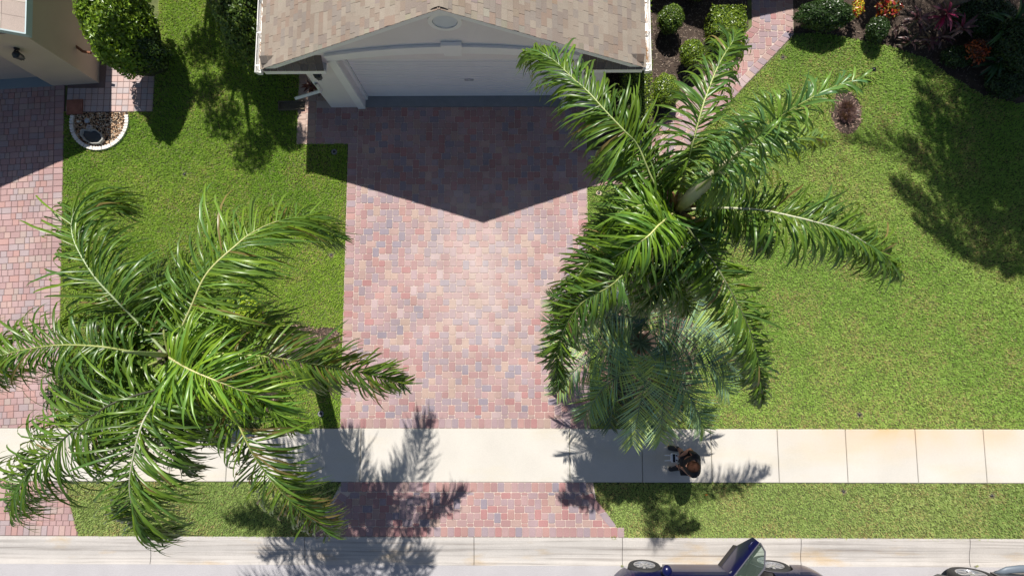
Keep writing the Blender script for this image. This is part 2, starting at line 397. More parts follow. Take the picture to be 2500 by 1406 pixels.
# neighbour side path and the red stepping stone
pol = [[(-9.30+i*.139, 5.36+j*.139), (-9.30+(i+1)*.139, 5.36+j*.139), (-9.30+(i+1)*.139, 5.36+(j+1)*.139), (-9.30+i*.139, 5.36+(j+1)*.139)] for i in range(8) for j in range(14)]
pol += [[(-10.14+i*.139, 5.36+j*.139), (-10.14+(i+1)*.139, 5.36+j*.139), (-10.14+(i+1)*.139, 5.36+(j+1)*.139), (-10.14+i*.139, 5.36+(j+1)*.139)] for i in range(6) for j in range(4)]
paver_field('neighbour_side_path', (-9, 5.6, 0), pol, [(.46, .36, .34), (.50, .36, .33), (.42, .36, .36)], [1, 1, 1], rnd=.005)
b = MB(); b.prism([(-10.15, 5.355), (-8.18, 5.355), (-8.18, 7.4), (-10.15, 7.4)], -.15, -.0105); b.build('neighbour_side_path_bed', M_sand2, kind='structure')
b = MB(); b.box(-.175, .175, -.17, .17, 0, .03); o = b.build('stepping_stone', mat('red_tile', (.30, .12, .08), .85, var=.25, vscale=9, bump=.5), label='square rust red stepping stone beside the rock bed', cat='stepping stone'); o.location = (-9.93, 5.46, .0); o.rotation_euler.z = RN
# garden walkway
Lp = [P(a, b_) for a, b_ in [(1835, -130), (1836, 65), (1710, 198), (1652, 251), (1600, 320), (1530, 362), (1432, 368)]]
Rp = [P(a, b_) for a, b_ in [(1934, -130), (1938, 84), (1823, 205), (1725, 310), (1640, 400), (1560, 446), (1432, 456)]]
Lp = [Vector((p.x, p.y)) for p in Lp]; Rp = [Vector((p.x, p.y)) for p in Rp]
pol = []; bw = .19
def offs(path, d):
    out = []
    for i, p in enumerate(path):
        t = (path[min(i+1, len(path)-1)]-path[max(i-1, 0)]).normalized(); out.append(p+Vector((-t.y, t.x))*d)
    return out
Li = offs(Lp, bw); Ri = offs(Rp, -bw)
for path, inn_ in ((Lp, Li), (Rp, Ri)):
    for i in range(len(path)-1):
        n = max(1, round((path[i+1]-path[i]).length/.14))
        for k in range(n):
            f = lambda p, t: tuple(p[i].lerp(p[i+1], t))
            pol.append([f(path, k/n), f(path, (k+1)/n), f(inn_, (k+1)/n), f(inn_, k/n)])
for i in range(len(Li)-1):
    quad = [tuple(Li[i]), tuple(Li[i+1]), tuple(Ri[i+1]), tuple(Ri[i])]
    if area(quad) < 0: quad = quad[::-1]
    xs = [q[0] for q in quad]; ys = [q[1] for q in quad]
    for p in cell_pattern(1.2+math.floor((min(xs)-1.2)/(4*c))*4*c, max(xs), math.floor(min(ys)/(4*c))*4*c, max(ys), c):
        q = clip_poly(p, quad)
        if q and abs(area(q)) > .003: pol.append(q)
paver_field('garden_walkway', (3.5, 5, 0), pol, PAL, [5, 3, 3, 4, 2.5, 1, 4, 1.5, 1, 2])
b = MB()
for i in range(len(Lp)-1): b.add([(*Lp[i], -.0095), (*Lp[i+1], -.0095), (*Rp[i+1], -.0095), (*Rp[i], -.0095)], [(0, 1, 2, 3)])
b.build('walkway_bed', M_sand, kind='structure')

# ---------------------------------------------------------------- lawn grass
def inpoly(x, y, poly):
    r = np.zeros(len(x), bool); n = len(poly)
    for i in range(n):
        x0, y0 = poly[i][0], poly[i][1]; x1, y1 = poly[i-1][0], poly[i-1][1]
        if y0 == y1: continue
        c_ = ((y0 > y) != (y1 > y)) & (x < (x1-x0)*(y-y0)/(y1-y0)+x0); r ^= c_
    return r
def vnoise(x, y, s, seed):
    """smooth value noise"""
    r_ = np.random.default_rng(seed).random((256, 256)); X = x/s; Y = y/s
    i = np.floor(X).astype(int); j = np.floor(Y).astype(int); fx = X-i; fy = Y-j
    fx = fx*fx*(3-2*fx); fy = fy*fy*(3-2*fy); g_ = lambda a, b: r_[a % 256, b % 256]
    return (g_(i, j)*(1-fx)+g_(i+1, j)*fx)*(1-fy)+(g_(i, j+1)*(1-fx)+g_(i+1, j+1)*fx)*fy
rockC, rockR = (-9.35, 5.12), .62
left_lawn = [(-9.77, -1.58), (-3.74, -1.58), (-3.78, 4.61), (-4.90, 4.61), (-4.90, 13.5), (-8.20, 13.5), (-8.20, 5.36), (-9.96, 5.36), (-10.18, 5.36)]
right_lawn = [(1.5, -1.59), (14.5, -1.59), (14.5, 5.2)]+[P(a, b_)[:2] for a, b_ in [(2480, 252), (2400, 232), (2330, 190), (2260, 142), (2170, 112), (2060, 90), (1990, 80), (1944, 88), (1823, 207), (1725, 312), (1640, 402), (1560, 448), (1432, 458)]]
strip_r = [(1.57, -2.7), (14.5, -2.7), (14.5, -3.82), (2.21, -3.82), (1.63, -3.07)]
strip_l = [(-9.54, -2.7), (-3.69, -2.7), (-4.25, -3.82), (-9.15, -3.82)]
holes = []   # (x, y, rx, ry)
def hole(px, py, rx, ry=None): p = P(px, py); holes.append((p.x, p.y, rx, ry or rx)); return p
mound = hole(2066, 275, .34, .50)
ringL = (-5.5, .45, 1.35, 1.2); ringR = (2.75, .15, 1.05, 1.5)
SPR = [(1912, 140, 'pit'), (1462, 472, 'ring'), (816, 371, 'ring'), (808, 622, 'pit'), (2099, 1012, 'pit'), (2060, 1200, 'pit'), (2423, 1210, 'pit'), (450, 425, 'pit'), (783, 1010, 'ring')]
for a, b_, k in SPR: hole(a, b_, .075 if k == 'ring' else .06)
hole(797, 825, .30, .25); holes += [ringR, (-4.75, 0.15, .55, .45), (-5.9, .75, .5, .4), (-6.3, -1.0, 1.3, .45)]
def grass(name, polys, dens, seed, dry=.5, bright=1.0, ga=(.23, .40, .065), gb=(.47, .59, .16)):
    r = np.random.default_rng(seed); xs = []; ys = []
    for poly in polys:
        px = [p[0] for p in poly]; py = [p[1] for p in poly]; A = (max(px)-min(px))*(max(py)-min(py))
        n = int(A*dens); x = r.uniform(min(px)-.02, max(px)+.02, n); y = r.uniform(min(py)-.02, max(py)+.02, n); k = inpoly(x+.045*(vnoise(x, y, .035, 31)-.5), y+.045*(vnoise(x, y, .035, 32)-.5), poly)
        xs.append(x[k]); ys.append(y[k])
    x = np.concatenate(xs); y = np.concatenate(ys)
    k = ((x-rockC[0])**2+(y-rockC[1])**2 > (rockR+.03)**2) & ~((abs(x-rockC[0]) < rockR) & (y > rockC[1]) & (y < 5.4))
    for hx, hy, rx, ry in holes:
        wob = 1+.25*(vnoise(x, y, .12, 5)-.5)
        k &= ((x-hx)/rx)**2+((y-hy)/ry)**2 > wob
    # only what the picture and its surroundings show
    k &= (x > -12) & (x < 13.5) & (y < 9.5)
    x = x[k]; y = y[k]; n = len(x)
    tuft = vnoise(x, y, .042, 11); tuft2 = vnoise(x, y, .035, 12); pat = vnoise(x, y, .55, 13)*.6+vnoise(x, y, .2, 14)*.4; big = vnoise(x, y, 1.7, 17)
    ang = vnoise(x, y, .055, 15)*4*math.pi+r.normal(0, 1.5, n); L = (.030+.012*tuft)*r.uniform(.7, 1.35, n)
    lean = r.uniform(.45, .95, n); w = r.uniform(.004, .0085, n)
    z0 = -.028+.006*tuft2
    dx = np.cos(ang); dy = np.sin(ang); px_ = -dy; py_ = dx
    V = np.empty((n, 5, 3), np.float32)
    for i, (s, lt, zt) in enumerate([(-1, 0, 0), (1, 0, 0), (1, .5, .62), (-1, .5, .62), (0, 1, 1)]):
        d = L*lean*lt*(1 if i < 4 else 1.0)
        V[:, i, 0] = x+dx*d+px_*w*s; V[:, i, 1] = y+dy*d+py_*w*s; V[:, i, 2] = z0+L*np.sqrt(1-(lean*.75)**2)*zt
    me = bpy.data.meshes.new(name)
    me.vertices.add(n*5); me.vertices.foreach_set('co', V.ravel())
    base = (np.arange(n)*5)[:, None]
    loops = np.concatenate([base+np.array([[0, 1, 2, 3]]), base+np.array([[3, 2, 4]])], axis=1).ravel()
    me.loops.add(n*7); me.loops.foreach_set('vertex_index', loops.astype(np.int32))
    me.polygons.add(n*2); stt = np.stack([np.arange(n)*7, np.arange(n)*7+4], 1).ravel(); tot = np.tile([4, 3], n)
    me.polygons.foreach_set('loop_start', stt.astype(np.int32)); me.polygons.foreach_set('loop_total', tot.astype(np.int32))
    ga = np.array(ga); gb = np.array(gb); gc = np.array([.46, .38, .17])
    t = np.clip(.18*tuft+.12+.35*r.random(n)+.45*(pat-.4)+.5*(big-.5), 0, 1)[:, None]
    col = ga*(1-t)+gb*t
    dr = (r.random(n) < dry*np.clip(pat*1.5-.55, .06, 1))[:, None]
    col = np.where(dr, gc*(.7+.5*r.random((n, 1))), col)*(.88+.24*tuft2[:, None])*bright
    cc = np.ones((n, 7, 4), np.float32); cc[:, :, :3] = col[:, None, :]
    at = me.color_attributes.new('Col', 'FLOAT_COLOR', 'CORNER'); at.data.foreach_set('color', cc.ravel())
    me.materials.append(M_grass); me.update(); me.validate()
    o = bpy.data.objects.new(name, me); C.objects.link(o); return tag(o, kind='stuff')
grass('grass_left_lawn', [left_lawn], 4600, 1, dry=.4, ga=(.18, .34, .035), gb=(.42, .55, .09))
grass('grass_right_lawn', [right_lawn], 4600, 2, dry=.55)
grass('grass_verge', [strip_r, strip_l], 4800, 3, dry=.65, ga=(.24, .36, .09), gb=(.50, .57, .21))

# mulch and stones
def chips(name, polys, n, cols, sz=(.02, .06), seed=3, z=-.02, flat=True, ell=None):
    r = random.Random(seed); mb = MB(); k = 0; tries = 0
    bb = [(min(p[0] for p in q), max(p[0] for p in q), min(p[1] for p in q), max(p[1] for p in q)) for q in polys]
    ar = [(b[1]-b[0])*(b[3]-b[2]) for b in bb]
    while k < n and tries < n*6:
        tries += 1; i = r.choices(range(len(polys)), ar)[0]; b = bb[i]
        x = r.uniform(b[0], b[1]); y = r.uniform(b[2], b[3])
        if not inpoly(np.array([x]), np.array([y]), polys[i])[0]: continue
        k += 1; L = r.uniform(*sz); a = r.uniform(0, 6.28); w = L*r.uniform(.15, .35); dx, dy = math.cos(a), math.sin(a); tz = r.uniform(-.35, .35)*L
        zz = z+r.uniform(.004, .02)
        mb.add([(x-dx*L/2-dy*w/2, y-dy*L/2+dx*w/2, zz-tz/2), (x-dx*L/2+dy*w/2, y-dy*L/2-dx*w/2, zz-tz/2), (x+dx*L/2+dy*w/2, y+dy*L/2-dx*w/2, zz+tz/2), (x+dx*L/2-dy*w/2, y+dy*L/2+dx*w/2, zz+tz/2)], [(0, 1, 2, 3)], r.choice(cols))
    return mb.build(name, M_chip, kind='stuff')
def ell(cx, cy, rx, ry, n=24): return [(cx+rx*math.cos(2*math.pi*i/n)*(1+.06*math.sin(i*2.3)), cy+ry*math.sin(2*math.pi*i/n)*(1+.06*math.cos(i*1.7))) for i in range(n)]
MC = [(.10, .07, .055), (.16, .115, .09), (.22, .17, .135), (.06, .04, .035), (.28, .22, .17)]
bed_mid = [(2.0, 5.1), (2.0, 9), (5.2, 9), (5.2, 7.3), (4.0, 6.0), (3.4, 5.45), (2.9, 4.85), (2.3, 4.5), (1.75, 4.5), (1.75, 5.1)]
bed_top = [P(a, b_)[:2] for a, b_ in [(1940, 80), (1990, 79), (2060, 89), (2170, 111), (2260, 141), (2330, 189), (2400, 231), (2480, 251)]]+[(14.5, 5.3), (14.5, 10), (6.25, 10)]
bed_top = bed_top[::-1]
sheet('mulch_bed', bed_mid[::-1], -.018, M_mulch0, kind='structure')
sheet('shrub_bed', bed_top, -.017, M_mulch0, kind='structure')
chips('mulch_chips', [bed_mid], 5200, MC, seed=4)
chips('shrub_bed_mulch_chips', [bed_top], 8000, MC, seed=5)
rings = [ell(-4.75, .15, .58, .48), ell(-5.9, .75, .53, .43), ell(-6.3, -1.0, 1.33, .47), ell(ringR[0], ringR[1], 1.08, 1.53), ell(mound.x, mound.y, .36, .52), ell(*P(797, 825)[:2], .31, .26)]
for i, q in enumerate(rings): sheet('mulch_ring', q, -.019-.0013*i, M_mulch0, kind='structure')
chips('ring_mulch_chips', rings, 5200, [(.20, .13, .10), (.30, .20, .15), (.12, .07, .055), (.38, .26, .2)], seed=6)
for a, b_, k in SPR:
    p = P(a, b_)
    if k == 'ring':
        m = MB(); m.lathe((0, 0, 0), [(.030, -.02), (.034, .012), (.052, .016), (.062, .008), (.064, -.02)], 20)
        lab = {1462: 'tan sprinkler collar in the grass right of the driveway, under palm fronds', 816: 'grey sprinkler collar in the shaded grass left of the driveway', 783: 'grey sprinkler collar in the strip of grass beside the driveway foot'}[a]
        o = m.build('sprinkler_head', mat('collar', (.42, .34, .24) if a == 1462 else (.2, .2, .2), .7), smooth=True, label=lab, cat='sprinkler', group='sprinkler heads in the lawn')
        c2 = MB(); c2.lathe((0, 0, 0), [(.03, -.022), (.02, .002), (.0, .006)], 14); o.location = p; cc_ = c2.build('nozzle', M_black, None); cc_.parent = o
    else:
        m = MB(); m.lathe((0, 0, 0), [(.0, .0), (.02, .006), (.028, -.01), (.03, -.03)], 14)
        lab = {1912: 'small black sprinkler in a bare pit beside the garden walkway', 808: 'small black sprinkler in a dry patch by the left driveway edge', 2099: 'small black sprinkler in a bare pit above the sidewalk on the right lawn',
               2060: 'small black sprinkler in a bare pit of the verge, behind the blue car', 2423: 'small black sprinkler in a sandy pit of the verge, near the charcoal truck', 450: 'small black sprinkler in the middle of the left lawn'}[a]
        o = m.build('sprinkler_head', M_black, smooth=True, label=lab, cat='sprinkler', group='sprinkler heads in the lawn'); o.location = p
        q = ell(p.x, p.y, .075, .062, 10)
        if a != 450: chips('bare_soil', [q], 70, [(.30, .22, .15), (.22, .15, .1), (.42, .34, .25)], sz=(.008, .022), seed=int(a))

# ---------------------------------------------------------------- main house
house = empty('house', (-1.22, 5.44, 0), 'grey stucco house with brown shingle gable roof over a white arched garage', 'house')
CX = -1.22; HW = 2.95; YF = 5.44; EZ = 2.20; PZ = 4.17; HE = 3.60; SL = (PZ-EZ)/HE; YB = 13.0; YO = 5.29
def roofz(x): return PZ-abs(x-CX)*SL
b = MB()    # front wall with door opening, gable
dl, dr_, dz = -3.40, .96, 2.2
x0, x1 = CX-HW, CX+HW
b.box(x0, dl, YF, YF+.3, -.1, dz); b.box(dr_, x1, YF, YF+.3, -.1, dz)
zt = roofz(x0)-.16
poly = [(x0, dz), (x1, dz), (x1, zt), (CX, PZ-.16), (x0, zt)]
vs = [(x, y, z) for y in (YF, YF+.3) for x, z in poly]; n = 5
b.add(vs, [tuple(range(n)), tuple(range(n, 2*n))[::-1]]+[(i, n+i, n+(i+1) % n, (i+1) % n) for i in range(n)])
for x in (x0, x1-.2): b.box(x, x+.2, YF+.3, YB, -.1, zt)
b.build('wall', M_stucco, house)
# roof deck slabs
for sgn, nm in ((-1, 'left'), (1, 'right')):
    b = MB(); xe = CX+sgn*HE
    vs = []
    for y in (YO, YB):
        vs += [(CX, y, PZ-.012), (xe, y, EZ-.012), (xe, y, EZ-.10), (CX, y, PZ-.10)]
    b.add(vs, [(0, 1, 2, 3), (7, 6, 5, 4), (0, 4, 5, 1), (1, 5, 6, 2), (2, 6, 7, 3), (3, 7, 4, 0)]); b.build('roof_deck', mat('roof_deck', (.2, .16, .14), .95), house)
# shingles
SP = [(.315, .262, .215), (.285, .225, .182), (.335, .285, .235), (.275, .235, .205), (.295, .222, .178), (.32, .273, .225), (.265, .218, .188)]
SP = [tuple(v*.88 for v in p) for p in SP]
SWT = [4, 3, 4, 3, 2, 3, 2]
roof = empty('roof', (CX, YO, 3.3), None); adopt(roof, house)
course = .108; n_c = int(math.hypot(HE, PZ-EZ)/course)+1; al = math.atan(SL)
cand = []
for sgn in (-1, 1):
    for i in range(n_c):
        s0 = i*course; y = YO-.03+random.uniform(-.1, 0)
        while y < YB:
            w = random.choice((.14, .17, .17, .2, .24))
            y0 = max(y, YO-.04); y1 = y+w; y = y1
            if y1-y0 < .03: continue
            xm = CX+sgn*(HE-(s0+course/2)*math.cos(al)); zm = EZ+(s0+course/2)*math.sin(al)
            if (CX-xm)*sgn > -.03: continue
            cand.append((in_frame(xm, (y0+y1)/2, zm), y1-y0, sgn, s0, y0, y1))
cand.sort(key=lambda t: (not t[0], -round(t[1], 2)))
cache = {}; rest = MB()
def shingle_geo(mb, L, col, M=None):
    h = .010; k = course*1.25
    vs = [Vector(v) for v in [(0, -L/2, h*.1), (k, -L/2, 0), (k, L/2, 0), (0, L/2, h*.1), (0, -L/2, h*1.1), (k, -L/2, h*.25), (k, L/2, h*.25), (0, L/2, h*1.1)]]
    if M: vs = [M @ v for v in vs]
    mb.add(vs, [(4, 5, 6, 7), (0, 1, 5, 4), (2, 3, 7, 6), (0, 4, 7, 3)], col)
for i, (vis, w_, sgn, s0, y0, y1) in enumerate(cand):
    L = (y1-y0)-.004; ci = random.choices(range(len(SP)), SWT)[0]
    M = Matrix.Translation((CX+sgn*(HE-s0*math.cos(al)), (y0+y1)/2, EZ+s0*math.sin(al)-.004)) @ Matrix.Rotation(math.pi if sgn > 0 else 0, 4, 'Z') @ Matrix.Rotation(-al, 4, 'Y')
    M = M @ Matrix.Translation((0, 0, random.choice((0, .004))))
    if vis and i < 290:
        key = (ci, round(L, 2))
        if key not in cache:
            mb = MB(); shingle_geo(mb, L, SP[ci]); cache[key] = mb.mesh('shingle', M_shingle)
        o = bpy.data.objects.new('shingle', cache[key]); C.objects.link(o); o.parent = roof
        o.matrix_basis = Matrix.Translation(-world_loc(roof)) @ M
    else: shingle_geo(rest, L, tuple(k*random.uniform(.94, 1.06) for k in SP[ci]), M)
rest.build('shingle_remainder', M_shingle, roof, kind='stuff')
y = YO
while y < YB:
    mb = MB(); cc_ = random.choice(SP[:5]); r_ = [(-.14, -.072), (-.07, -.018), (0, .016), (.07, -.018), (.14, -.072)]
    vs = [(CX+a, yy, PZ+z_+dz_) for yy, dz_ in ((y, .012), (y+.2, 0)) for a, z_ in r_]
    mb.add(vs, [(i, i+1, i+6, i+5) for i in range(4)], cc_); mb.build('ridge_shingle', M_shingle, roof); y += .17
# fascia along the rakes, gutters, soffit
for sgn in (-1, 1):
    b = MB(); xe = CX+sgn*HE
    vs = []
    for y in (YO-.03, YO): vs += [(CX, y, PZ-.02), (xe, y, EZ-.02), (xe, y, EZ-.13), (CX, y, PZ-.12)]
    b.add(vs, [(0, 1, 2, 3), (7, 6, 5, 4), (0, 4, 5, 1), (1, 5, 6, 2), (2, 6, 7, 3), (3, 7, 4, 0)]); b.build('rake_fascia', M_trim, house)
    b = MB(); vs = []
    for y in (YO+.001, YF): vs += [(CX, y, PZ-.105), (xe, y, EZ-.105), (xe, y, EZ-.13), (CX, y, PZ-.13)]
    b.add(vs, [(0, 1, 2, 3), (7, 6, 5, 4), (0, 4, 5, 1), (1, 5, 6, 2), (2, 6, 7, 3), (3, 7, 4, 0)]); b.build('soffit', M_trim, house)
    b = MB(); xo = xe-sgn*.005; o1 = sgn*.115; yy0 = 5.21
    prof = [(0, .0), (0, -.1), (o1*.75, -.1), (o1, -.02), (o1, .015), (o1*.9, .015), (o1*.88, -.02), (o1*.68, -.088), (sgn*.012, -.088), (sgn*.012, 0)]
    n = len(prof); vs = [(xo+a, y, EZ-.03+z_) for y in (yy0, YB) for a, z_ in prof]
    b.add(vs, [(i, n+i, n+(i+1) % n, (i+1) % n) for i in range(n)])
    for ye in (yy0, yy0+.014): pass
    b.add([(xo+a, yy0, EZ-.03+z_) for a, z_ in ((0, .0), (0, -.1), (o1*.75, -.1), (o1, -.02), (o1, .015))], [(0, 1, 2, 3, 4)])
    gut = b.build('gutter', M_white, house)
    for y in (5.33, 5.98, 6.65, 7.3):
        k = MB(); k.box(min(xo, xo+o1), max(xo, xo+o1), y, y+.025, EZ-.022, EZ-.012); k.build('gutter_strap', M_white, gut)
    lt = MB()
    for k in range(150):
        y = random.choice((random.uniform(5.35, 5.8), random.uniform(5.9, 7.2)))
        a = random.uniform(-.4, .4)+1.57; L = random.uniform(.03, .09); x = xo+o1*.35+random.uniform(-.025, .025); zz = EZ-.1+random.uniform(0, .05)
        lt.add([(x, y, zz), (x+.006, y, zz), (x+.006+math.cos(a)*L, y+math.sin(a)*L, zz+.01), (x+math.cos(a)*L, y+math.sin(a)*L, zz+.01)], [(0, 1, 2, 3)])
    tag(lt.build('gutter_litter', M_litter, gut), kind='stuff')
# eave returns with dark little roofs
for sgn in (-1, 1):
    b = MB(); xa = CX+sgn*3.55; xb = CX+sgn*2.40
    b.box(min(xa, xb), max(xa, xb), 5.235, 5.26, 2.05, 2.19); b.box(min(xa, xb), max(xa, xb), 5.261, 5.438, 2.05, 2.07)
    b.build('eave_return', M_trim, house)
    b = MB(); k = 0
    for r in range(2):
        for q in range(8):
            ya = 5.225+r*.10; L = abs(xa-xb)/8; x_ = min(xa, xb)+q*L; za = 2.19+r*.09
            b.add([(x_, ya, za+.012), (x_+L-.004, ya, za+.012), (x_+L-.004, ya+.11, za+.10), (x_, ya+.11, za+.10), (x_, ya, za-.003), (x_+L-.004, ya, za-.003)], [(0, 1, 2, 3), (4, 5, 1, 0)], tuple(.8*v for v in random.choice(SP)))
    b.build('return_roof', M_shingle, house)
# arch trim with keystone
b = MB(); N_ = 32
def arch(x, za, zb): t = (x-CX)/2.34; return za+(zb-za)*(1-t*t)
for (xA, xB, y0) in ((CX-2.34, CX+2.34, YF-.045),):
    xs = [xA+(xB-xA)*i/N_ for i in range(N_+1)]
    for i in range(N_):
        a, b2 = xs[i], xs[i+1]
        vs = [(x, y, z) for y in (y0, YF-.002) for x, z in ((a, arch(a, 2.21, 2.50)), (b2, arch(b2, 2.21, 2.50)), (b2, arch(b2, 2.43, 2.76)), (a, arch(a, 2.43, 2.76)))]
        b.add(vs, [(0, 1, 2, 3), (3, 2, 6, 7), (0, 4, 5, 1)]+([(0, 3, 7, 4)] if i == 0 else [])+([(1, 5, 6, 2)] if i == N_-1 else []))
        # raised lip
        vs = [(x, y, z) for y in (y0-.02, y0) for x, z in ((a, arch(a, 2.40, 2.73)), (b2, arch(b2, 2.40, 2.73)), (b2, arch(b2, 2.44, 2.77)), (a, arch(a, 2.44, 2.77)))]
        b.add(vs, [(0, 1, 2, 3), (3, 2, 6, 7), (0, 4, 5, 1)])
b.build('arch_trim', M_trim, house)
b = MB(); b.prism([(-1.33, 2.48), (-1.02, 2.48), (-.99, 2.86), (-1.36, 2.86)], 0, .075, M=Matrix(((1, 0, 0, 0), (0, 0, -1, YF-.01), (0, 1, 0, 0), (0, 0, 0, 1)))); b.build('keystone', M_trim, house)
for sgn in (-1, 1):
    b = MB(); xa = CX+sgn*2.18; xb = CX+sgn*2.34
    b.box(min(xa, xb), max(xa, xb), YF-.045, YF-.001, -.02, 2.24); b.build('jamb_trim', M_trim, house)
b = MB(); b.box(dl-.0, dl+.05, YF+.16, YF+.24, 0, 2.2); b.box(dr_-.05, dr_, YF+.16, YF+.24, 0, 2.2); b.box(dl+.05, dr_-.05, YF+.16, YF+.24, 2.15, 2.199); b.build('door_frame', M_trim, house)
# garage door sections
gd = empty('garage_door', (CX, YF+.24, 0)); adopt(gd, house)
for i in range(4):
    b = MB(); z0 = .01+i*.54; z1 = z0+.536
    b.box(dl+.051, dr_-.051, YF+.245, YF+.28, z0, z1)
    for k in range(5): b.box(dl+.06, dr_-.06, YF+.239, YF+.2455, z0+.02+k*.104, z0+.02+k*.104+.084)
    b.build('door_section', M_door, gd)
b = MB(); b.lathe((0, 0, 0), [(0, 0), (.03, 0), (.028, .02), (.014, .03), (0, .03)], 14, M=Matrix.Rotation(math.pi/2, 4, 'X')); b.box(-.09, .09, -.03, -.015, -.01, .012); b.box(-.09, -.078, -.03, 0, -.01, .012); b.box(.078, .09, -.03, 0, -.01, .012)
o = b.build('handle', M_rim, None); o.location = (-1.02, YF+.236, .86); adopt(o, gd)
b = MB(); b.box(dl+.002, dr_-.002, YF+.0-.005, YF+.30, -.1, .012); b.build('threshold', M_thresh, house)
# gable vent
b = MB(); vc = Vector((-1.2, YF-.03, 3.56))
pts = [(vc.x+.28*math.cos(2*math.pi*k/40), vc.z+.27*math.sin(2*math.pi*k/40)) for k in range(40)]
pin = [(vc.x+.21*math.cos(2*math.pi*k/40), vc.z+.20*math.sin(2*math.pi*k/40)) for k in range(40)]
vs = [(x, YF-.05, z) for x, z in pts]+[(x, YF-.05, z) for x, z in pin]+[(x, YF-.001, z) for x, z in pts]+[(x, YF-.01, z) for x, z in pin]
b.add(vs, [(k, (k+1) % 40, 40+(k+1) % 40, 40+k) for k in range(40)]+[(80+k, 80+(k+1) % 40, (k+1) % 40, k) for k in range(40)]+[(40+k, 40+(k+1) % 40, 120+(k+1) % 40, 120+k) for k in range(40)])
vent = b.build('gable_vent', M_trim, house, loc=(vc.x, vc.y, vc.z))
for k in range(9):
    z = vc.z-.175+k*.044; hw = math.sqrt(max(.0, .2**2-(z-vc.z)**2))
    if hw < .04: continue
    s_ = MB(); s_.add([(vc.x-hw, YF-.035, z-.018), (vc.x+hw, YF-.035, z-.018), (vc.x+hw, YF-.012, z+.022), (vc.x-hw, YF-.012, z+.022), (vc.x-hw, YF-.03, z-.022), (vc.x+hw, YF-.03, z-.022)], [(0, 1, 2, 3), (4, 5, 1, 0)]); s_.build('louvre', M_trim, vent)
b = MB(); b.box(-1.5, -.9, YF-.008, YF-.004, 3.3, 3.84)
# downspout outlet
b = MB(); A_ = Vector((-4.10, 5.42, .90)); B_ = Vector((-4.74, 5.38, .62))
b.tube([A_+Vector((0, 0, .35)), A_+Vector((-.02, 0, .05)), A_, A_.lerp(B_, .5), B_], .04, 4, cap=False); b.build('downspout', M_white, house)
b = MB(); b.tube([(-4.23, 5.6, 2.25), (-4.23, 5.6, 1.3), (-4.12, 5.43, 1.22)], .04, 4); b.build('downspout', M_white, house)
def lantern(loc, parent, facing, s=1.0, lab=None):
    r = empty('wall_lantern', loc); adopt(r, parent)
    Rz = Matrix.Rotation(facing, 4, 'Z')
    b = MB(); b.lathe((0, 0, 0), [(0, .0), (.055, 0), (.05, .02), (0, .025)], 14, M=Rz @ Matrix.Rotation(math.pi/2, 4, 'X')); b.tube([Rz @ Vector(p) for p in [(0, -.02, 0), (0, -.07, .05), (0, -.13, .06)]], .012, 6)
    o = b.build('bracket', M_black); o.parent = r; 
    b = MB(); b.lathe(Rz @ Vector((0, -.13, .0)), [(0, .09), (.02, .08), (.085, .02), (.085, .008), (0, .008)], 6); o = b.build('lantern_cap', M_black); o.parent = r
    b = MB(); b.lathe(Rz @ Vector((0, -.13, .0)), [(.07, .006), (.045, -.16), (0, -.175)], 6); o = b.build('lantern_glass', mat('smoked_glass', (.12, .12, .13), .1)); o.parent = r
    b = MB()
    for k in range(6):
        a = k*math.pi/3; b.tube([Rz @ Vector((0, -.13, 0))+Vector((.073*math.cos(a), .073*math.sin(a), .008)), Rz @ Vector((0, -.13, 0))+Vector((.048*math.cos(a), .048*math.sin(a), -.16))], .006, 4)
    o = b.build('lantern_bars', M_black); o.parent = r
    return r
lantern((-3.86, YF, 1.86), house, 0); lantern((1.35, YF, 1.86), house, 0)
# entry wing further back, its gable shades the walkway
b = MB(); b.box(2.36+.05, 6.0, 9.7, 13, -.1, 2.3); b.build('entry_wall', M_stucco, house)
b = MB()
for sg in (-1, 1):
    vs = []
    for y in (9.4, 13): vs += [(3.75, y, 3.72), (3.75+sg*4.3, y, 2.1 if sg > 0 else 2.4), (3.75+sg*4.3, y, 2.0 if sg > 0 else 2.3), (3.75, y, 3.6)]
    if sg < 0: vs = [(max(v_[0], CX+HE-.6), v_[1], v_[2]) for v_ in vs]
    b.add(vs, [(0, 1, 2, 3), (7, 6, 5, 4), (0, 4, 5, 1), (1, 5, 6, 2), (2, 6, 7, 3), (3, 7, 4, 0)], (.4, .3, .25))
b.build('entry_roof', M_shingle, house)

# splash block under the outlet
b = MB(); b.box(-.30, .26, -.10, -.08, 0, .08); b.box(-.30, .26, .08, .10, 0, .08); b.box(-.30, .26, -.08, .08, 0, .03); b.box(-.32, -.30, -.1, .1, 0, .08)
o = b.build('splash_block', mat('brown_concrete', (.12, .10, .07), .9, var=.2, vscale=9), label='dark brown splash block below the white downspout outlet', cat='splash block'); o.location = (-5.02, 5.47, -.02); o.rotation_euler.z = .03

